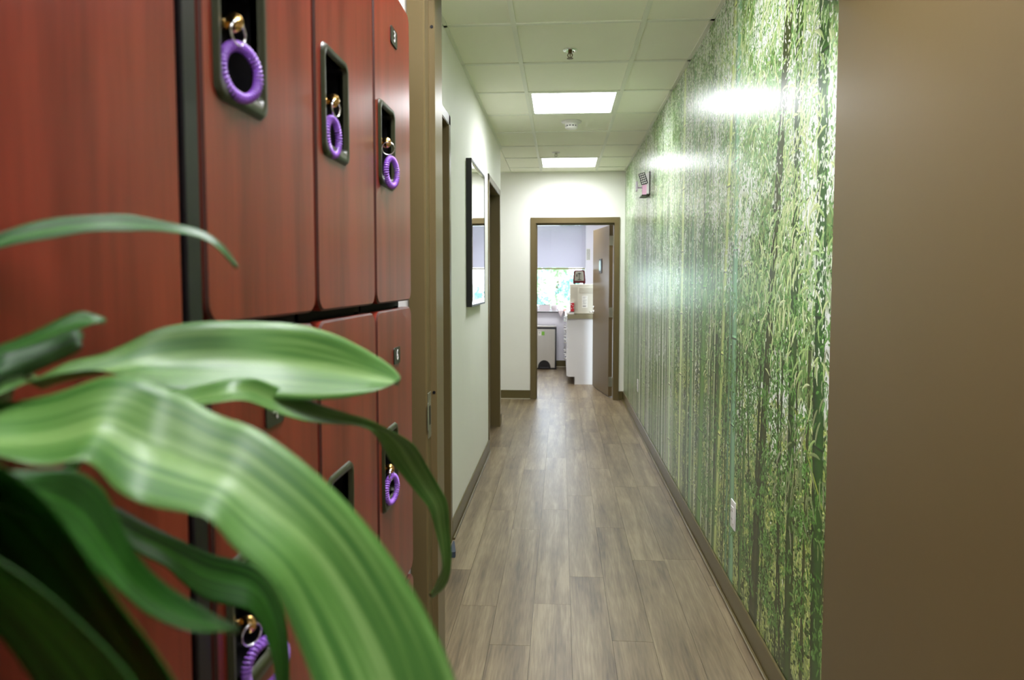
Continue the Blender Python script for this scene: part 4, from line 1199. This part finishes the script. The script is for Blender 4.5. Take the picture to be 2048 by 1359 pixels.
for z_, s_ in ((.14, 1), (.19, -1), (.24, 1), (.28, -1)):
    add_tube(bm, [(.014, 0, z_), (.014 + .02 * s_, 0, z_ + .02), (.014 + .035 * s_, 0, z_ + .012)], [.001, .005, .0006], 5)
mesh_obj('stem', bm, M['twig'], p3)
# crossed sticks standing in the long planter
t = thing('crossed_sticks', (-.175, YW - .045, WZ0 + .09), 'two thin dark sticks crossed in an X at the far window', 'sticks')
for a_, b_ in (((-.045, 0, 0), (.045, 0, .125)), ((.03, .004, 0), (-.022, .004, .165))):
    bm = bmesh.new(); add_tube(bm, [a_, ((a_[0] + b_[0]) / 2 + .002, a_[1], (a_[2] + b_[2]) / 2), b_], .0022, 6); mesh_obj('stick', bm, M['twig'], t)
# draped cloth on the corner of the sill
def draped(name, x0, w, drop, m, lab, cat='cloth'):
    bm = bmesh.new(); nu, nv = 14, 12; g = []
    for i in range(nu + 1):
        u = i / nu; row = []
        tri = 1 - abs(u - .5) * 2
        for j in range(nv + 1):
            v = j / nv
            L0 = .11
            tot = L0 + drop * (.25 + .75 * tri)
            s_ = v * tot
            if s_ < L0: y = YW - .02 - s_; z_ = WZ0 + .012 + .010 * math.sin(u * 11 + v * 4) + .006
            else: y = YW - .02 - L0 - .006 + .006 * math.sin(u * 14); z_ = WZ0 + .012 - (s_ - L0) + .010 * math.sin(u * 11)
            row.append(bm.verts.new((x0 + u * w, y, z_)))
        g.append(row)
    for i in range(nu):
        for j in range(nv): bm.faces.new((g[i][j], g[i + 1][j], g[i + 1][j + 1], g[i][j + 1]))
    o = mesh_obj(name, bm, m, None, True)
    sd = o.modifiers.new('thickness', 'SOLIDIFY'); sd.thickness = .003; sd.offset = 1
    return tag(o, lab, cat)
draped('draped_cloth', -.045, .08, .10, M['linen'], 'pinkish white cloth hanging in a point from the far windowsill')
draped('orange_cloth', .042, .03, .06, M['orange'], 'small orange cloth end hanging beside the counter')

# ------------------------------------------------------------------ step bin
t = thing('step_bin', (-.235, 10.86, 0), 'stainless steel pedal bin with black lid rim under the far window', 'bin')
hw, hd = .160, .145
bm = bmesh.new()
add_box(bm, -hw, hw - .012, -hd, hd, .018, .618, bevel=.012, seg=3)
mesh_obj('body', bm, M['steel'], t)
bm = bmesh.new(); add_box(bm, hw - .016, hw + .002, -hd + .006, hd, .012, .622, bevel=.004, seg=2); mesh_obj('side_trim', bm, M['black'], t)
bm = bmesh.new(); add_box(bm, -hw - .003, hw + .004, -hd - .006, hd + .004, .612, .640, bevel=.004, seg=2); mesh_obj('lid_rim', bm, M['black'], t)
bm = bmesh.new(); add_box(bm, -hw, hw, -hd, hd, .640, .664, bevel=.009, seg=3); mesh_obj('lid', bm, M['steel'], t)
bm = bmesh.new(); add_box(bm, -hw - .002, hw + .004, -hd - .004, hd + .002, 0, .022, bevel=.003, seg=1); mesh_obj('base_ring', bm, M['black'], t)
bm = bmesh.new()
arc = [(-.115, 0.0)] + [(.098 * -math.cos(math.pi * k / 14), .135 * math.sin(math.pi * k / 14) ** .8) for k in range(15)] + [(.115, 0.0)]
A = [bm.verts.new((x - .02, -hd - .001, z_ + .004)) for x, z_ in arc]; B = [bm.verts.new((x - .02, -hd - .006, z_ + .004)) for x, z_ in arc]
n = len(arc)
for i in range(n): bm.faces.new((A[i], A[(i + 1) % n], B[(i + 1) % n], B[i]))
bm.faces.new(A); bm.faces.new(B[::-1]); bmesh.ops.recalc_face_normals(bm, faces=bm.faces[:])
mesh_obj('pedal_arch', bm, M['black'], t)
bm = bmesh.new(); add_box(bm, -.085, .045, -hd - .035, -hd - .002, .022, .034, bevel=.004, seg=2); mesh_obj('pedal', bm, M['black'], t)
bm = bmesh.new(); add_box(bm, -.112, -.066, -hd - .0015, -hd, .515, .578); s_ = mesh_obj('white_sticker', bm, M['paper'], t)
bm = bmesh.new(); add_box(bm, -.100, -.084, -hd - .002, -hd - .0014, .556, .566); add_box(bm, -.094, -.084, -hd - .002, -hd - .0014, .540, .552); mesh_obj('sticker_mark', bm, M['ink'], s_)
bm = bmesh.new(); add_box(bm, -.062, -.016, -hd - .0015, -hd, .518, .576); mesh_obj('green_sticker', bm, M['green'], t)

# ------------------------------------------------------------------ kitchen unit
t = thing('base_cabinet', (.088, 9.17, 0), 'white base cabinet with a bank of drawers beside the far door', 'cabinet')
bm = bmesh.new()
add_prism(bm, [(0, .10), (.088, .10), (.088, .0), (.62, .0), (.62, .852), (0, .852)], 0, .018)
for v in bm.verts: v.co = Vector((v.co.x, v.co.z, v.co.y))
bmesh.ops.recalc_face_normals(bm, faces=bm.faces[:])
mesh_obj('end_panel', bm, M['whitelam'], t)
box('carcass', (.004, .62, .018, 1.80, .10, .852), M['whitelam'], t)
box('toe_kick', (.088, .62, .018, 1.80, 0, .10), M['black'], t)
zs = [(.735, .848), (.60, .730), (.462, .595), (.105, .457)]
hz = [.802, .672, .540, .332]
hz = [.812, .672, .535, .325]
for (z0, z1), h_ in zip(zs, hz):
    for yy0, yy1 in ((.02, .60), (.61, 1.19), (1.20, 1.79)):
        f_ = box('drawer', (-.016, .002, yy0, yy1, z0, z1), M['whitelam'], t, .0015, 1)
        ym = (yy0 + yy1) / 2
        bm = bmesh.new()
        add_tube(bm, [(-.014, ym - .20, h_), (-.045, ym - .20, h_), (-.045, ym + .20, h_), (-.014, ym + .20, h_)], .0058, 8)
        mesh_obj('handle', bm, M['chrome'], f_)
ct = bpy.data.objects.new
bm = bmesh.new()
add_box(bm, .052, .72, 9.145, 10.99, .854, .912, bevel=0)
es = [e for e in bm.edges if all(abs(v.co.x - .052) < 1e-5 for v in e.verts) and abs(e.verts[0].co.z - e.verts[1].co.z) < 1e-5]
bmesh.ops.bevel(bm, geom=es, offset=.027, segments=5, affect='EDGES')
o = mesh_obj('worktop', bm, M['counter'])
tag(o, 'olive-grey laminate worktop with rounded front edge on the white cabinet', 'worktop')

# cream appliance
t = thing('cream_appliance', (.112, 9.20, .912), 'large cream box-shaped appliance on the far worktop under the toaster', 'appliance')
bm = bmesh.new(); add_box(bm, 0, .46, 0, .34, .006, .387, bevel=.006, seg=2); mesh_obj('body', bm, M['cream'], t)
bm = bmesh.new(); add_box(bm, .118, .45, -.002, 0.001, .27, .345, bevel=.001, seg=1); mesh_obj('vent_panel', bm, M['cream2'], t)
bm = bmesh.new()
for k in range(5): add_box(bm, .125, .44, -.0035, -.0018, .279 + k * .014, .284 + k * .014)
mesh_obj('vent_slots', bm, M['cream'], t)
bm = bmesh.new(); add_box(bm, .012, .10, -.0015, .001, .045, .35, bevel=.0008, seg=1); mesh_obj('side_panel', bm, M['cream2'], t)
bm = bmesh.new(); add_box(bm, .155, .228, -.003, -.0005, .082, .238); s_ = mesh_obj('label_sheet', bm, M['paper'], t)
bm = bmesh.new()
for zz, xa, xb in ((.222, .165, .215), (.208, .165, .20), (.183, .165, .218), (.170, .165, .21), (.157, .165, .19), (.144, .17, .215), (.131, .165, .20)):
    add_box(bm, xa, xb, -.0036, -.0028, zz - .0015, zz + .0015)
add_box(bm, .165, .207, -.0036, -.0028, .098, .108)
mesh_obj('label_print', bm, M['ink'], s_)
for xx, yy in ((.03, .03), (.43, .03), (.03, .31), (.43, .31)):
    bm = bmesh.new(); add_cyl(bm, (xx, yy, 0), (xx, yy, .008), .012, n=10); mesh_obj('foot', bm, M['black'], t)

# toaster
t = thing('toaster', (.232, 9.36, 1.299), 'dark red toaster with chrome end standing on the cream appliance', 'toaster')
def toast_prof(sx, z0, z1, inset=0):
    return [(-.080 * sx, z0), (.080 * sx, z0), (.079 * sx, z0 + .05), (.070 * sx, z1 - .018), (.060 * sx, z1 - .003), (.050 * sx, z1), (-.050 * sx, z1), (-.060 * sx, z1 - .003), (-.070 * sx, z1 - .018), (-.079 * sx, z0 + .05)]
def extr(bm, prof, y0, y1):
    A = [bm.verts.new((x, y0, z_)) for x, z_ in prof]; B = [bm.verts.new((x, y1, z_)) for x, z_ in prof]
    n = len(prof)
    for i in range(n): bm.faces.new((A[i], A[(i + 1) % n], B[(i + 1) % n], B[i]))
    bm.faces.new(A[::-1]); bm.faces.new(B); bmesh.ops.recalc_face_normals(bm, faces=bm.faces[:])
bm = bmesh.new(); extr(bm, toast_prof(1, .012, .182), -.13, .13); bmesh.ops.bevel(bm, geom=[e for e in bm.edges if abs(e.verts[0].co.y - e.verts[1].co.y) < 1e-6], offset=.006, segments=2, affect='EDGES'); mesh_obj('body', bm, M['toast'], t)
bm = bmesh.new(); extr(bm, [(x * .74, .045 + (z_ - .012) * .72) for x, z_ in toast_prof(1, .012, .182)], -.136, -.129); mesh_obj('end_plate', bm, M['steel'], t)
bm = bmesh.new(); add_box(bm, -.0035, .0035, -.1375, -.1355, .058, .150); mesh_obj('lever_slot', bm, M['black'], t)
bm = bmesh.new(); add_box(bm, -.022, .022, -.155, -.137, .132, .142, bevel=.002, seg=1); mesh_obj('lever', bm, M['black'], t)
bm = bmesh.new(); add_box(bm, -.038, -.027, -.140, -.1355, .095, .13, bevel=.001, seg=1); mesh_obj('button', bm, M['black'], t)
bm = bmesh.new(); add_box(bm, -.025, .025, -.140, -.1355, .054, .062, bevel=.001, seg=1); mesh_obj('crumb_tray', bm, M['black'], t)
for xx in (-.028, .028):
    bm = bmesh.new(); add_box(bm, xx - .012, xx + .012, -.10, .10, .1815, .1835); mesh_obj('slot', bm, M['black'], t)
for xx in (-.062, .062):
    for yy in (-.11, .11):
        bm = bmesh.new(); add_cyl(bm, (xx, yy, 0), (xx, yy, .014), .009, n=10); mesh_obj('foot', bm, M['black'], t)

# red box on a white tin, dark tray
bm = bmesh.new(); add_box(bm, .068, .166, 9.155, 9.195, .912, .938, bevel=.002, seg=1)
o = mesh_obj('white_carton', bm, M['white']); tag(o, 'flat white carton under the red box on the worktop corner', 'carton')
bm = bmesh.new(); add_box(bm, .10, .164, 9.154, 9.197, .938, .947, bevel=.001, seg=1)
o = mesh_obj('black_tray', bm, M['black']); tag(o, 'small black tray between the red box and the white carton', 'tray')
t = thing('red_box', (.142, 9.176, .947), 'red spotted box standing on the corner of the far worktop', 'box')
bm = bmesh.new(); add_box(bm, -.026, .022, -.018, .018, 0, .118, bevel=.001, seg=1); mesh_obj('carton', bm, M['red'], t)
bm = bmesh.new(); add_box(bm, -.0265, .0225, -.0185, .0185, .112, .1185); add_box(bm, -.0265, -.022, -.0185, .0185, 0, .112); mesh_obj('white_edge', bm, M['white'], t)
bm = bmesh.new()
for xx, zz in ((.006, .078), (.018, .048), (-.010, .040), (-.012, .092)):
    add_cyl(bm, (xx, -.0181, zz), (xx, -.0192, zz), .006, n=12)
mesh_obj('spots', bm, M['white'], t)

# ------------------------------------------------------------------ outdoors beyond the window
gnd = box('ground_outside', (-30, 30, YW + .2, 60, -3.3, -3.2), M['grass'])
tag(gnd, 'grassy ground below the far window', 'ground', kind='structure')
def tree(x, y, h, r_, m, lab, seed):
    t = thing('tree', (x, y, -3.2), lab, 'tree', 'trees outside the far window')
    bm = bmesh.new()
    add_tube(bm, [(0, 0, 0), (.1, 0, h * .3), (-.05, .1, h * .6), (0, 0, h * .85)], [.16, .12, .08, .03], 10)
    mesh_obj('trunk', bm, M['bark'], t)
    r2 = np.random.default_rng(seed)
    n = 7000
    # leaves clustered on many small puffs
    pc = r2.normal(0, 1, (60, 3)); pc /= np.linalg.norm(pc, axis=1)[:, None]; pc *= r2.uniform(.35, 1, (60, 1)) ** .6
    pc = pc * np.array([r_, r_, h * .42]) + np.array([0, 0, h * .6])
    k = r2.integers(0, 60, n)
    d = r2.normal(0, 1, (n, 3)); d /= np.linalg.norm(d, axis=1)[:, None]
    c = pc[k] + d * r2.uniform(.25, .6, (n, 1)) * r_ * .3
    u = r2.normal(0, 1, (n, 3)); u /= np.linalg.norm(u, axis=1)[:, None]
    v = np.cross(u, d); v /= np.linalg.norm(v, axis=1)[:, None] + 1e-9
    s_ = r2.uniform(.05, .11, (n, 1))
    vs = np.stack([c - u * s_, c + v * s_ * .5, c + u * s_, c - v * s_ * .5], 1).reshape(-1, 3)
    me = bpy.data.meshes.new('foliage')
    me.from_pydata(vs.tolist(), [], [(4 * i, 4 * i + 1, 4 * i + 2, 4 * i + 3) for i in range(n)])
    me.materials.append(m)
    o = bpy.data.objects.new('foliage', me); link(o, t); o['kind'] = 'stuff'
tree(-.9, 17.5, 5.6, 1.6, M['treeleaf'], 'light green tree filling the left of the far window', 3)
tree(2.9, 18.2, 5.2, 1.7, M['treeleaf'], 'light green tree at the right edge of the far window', 5)
tree(-.1, 24.0, 6.6, 2.4, M['treeleaf2'], 'bluish green taller tree behind the two nearer trees', 8)
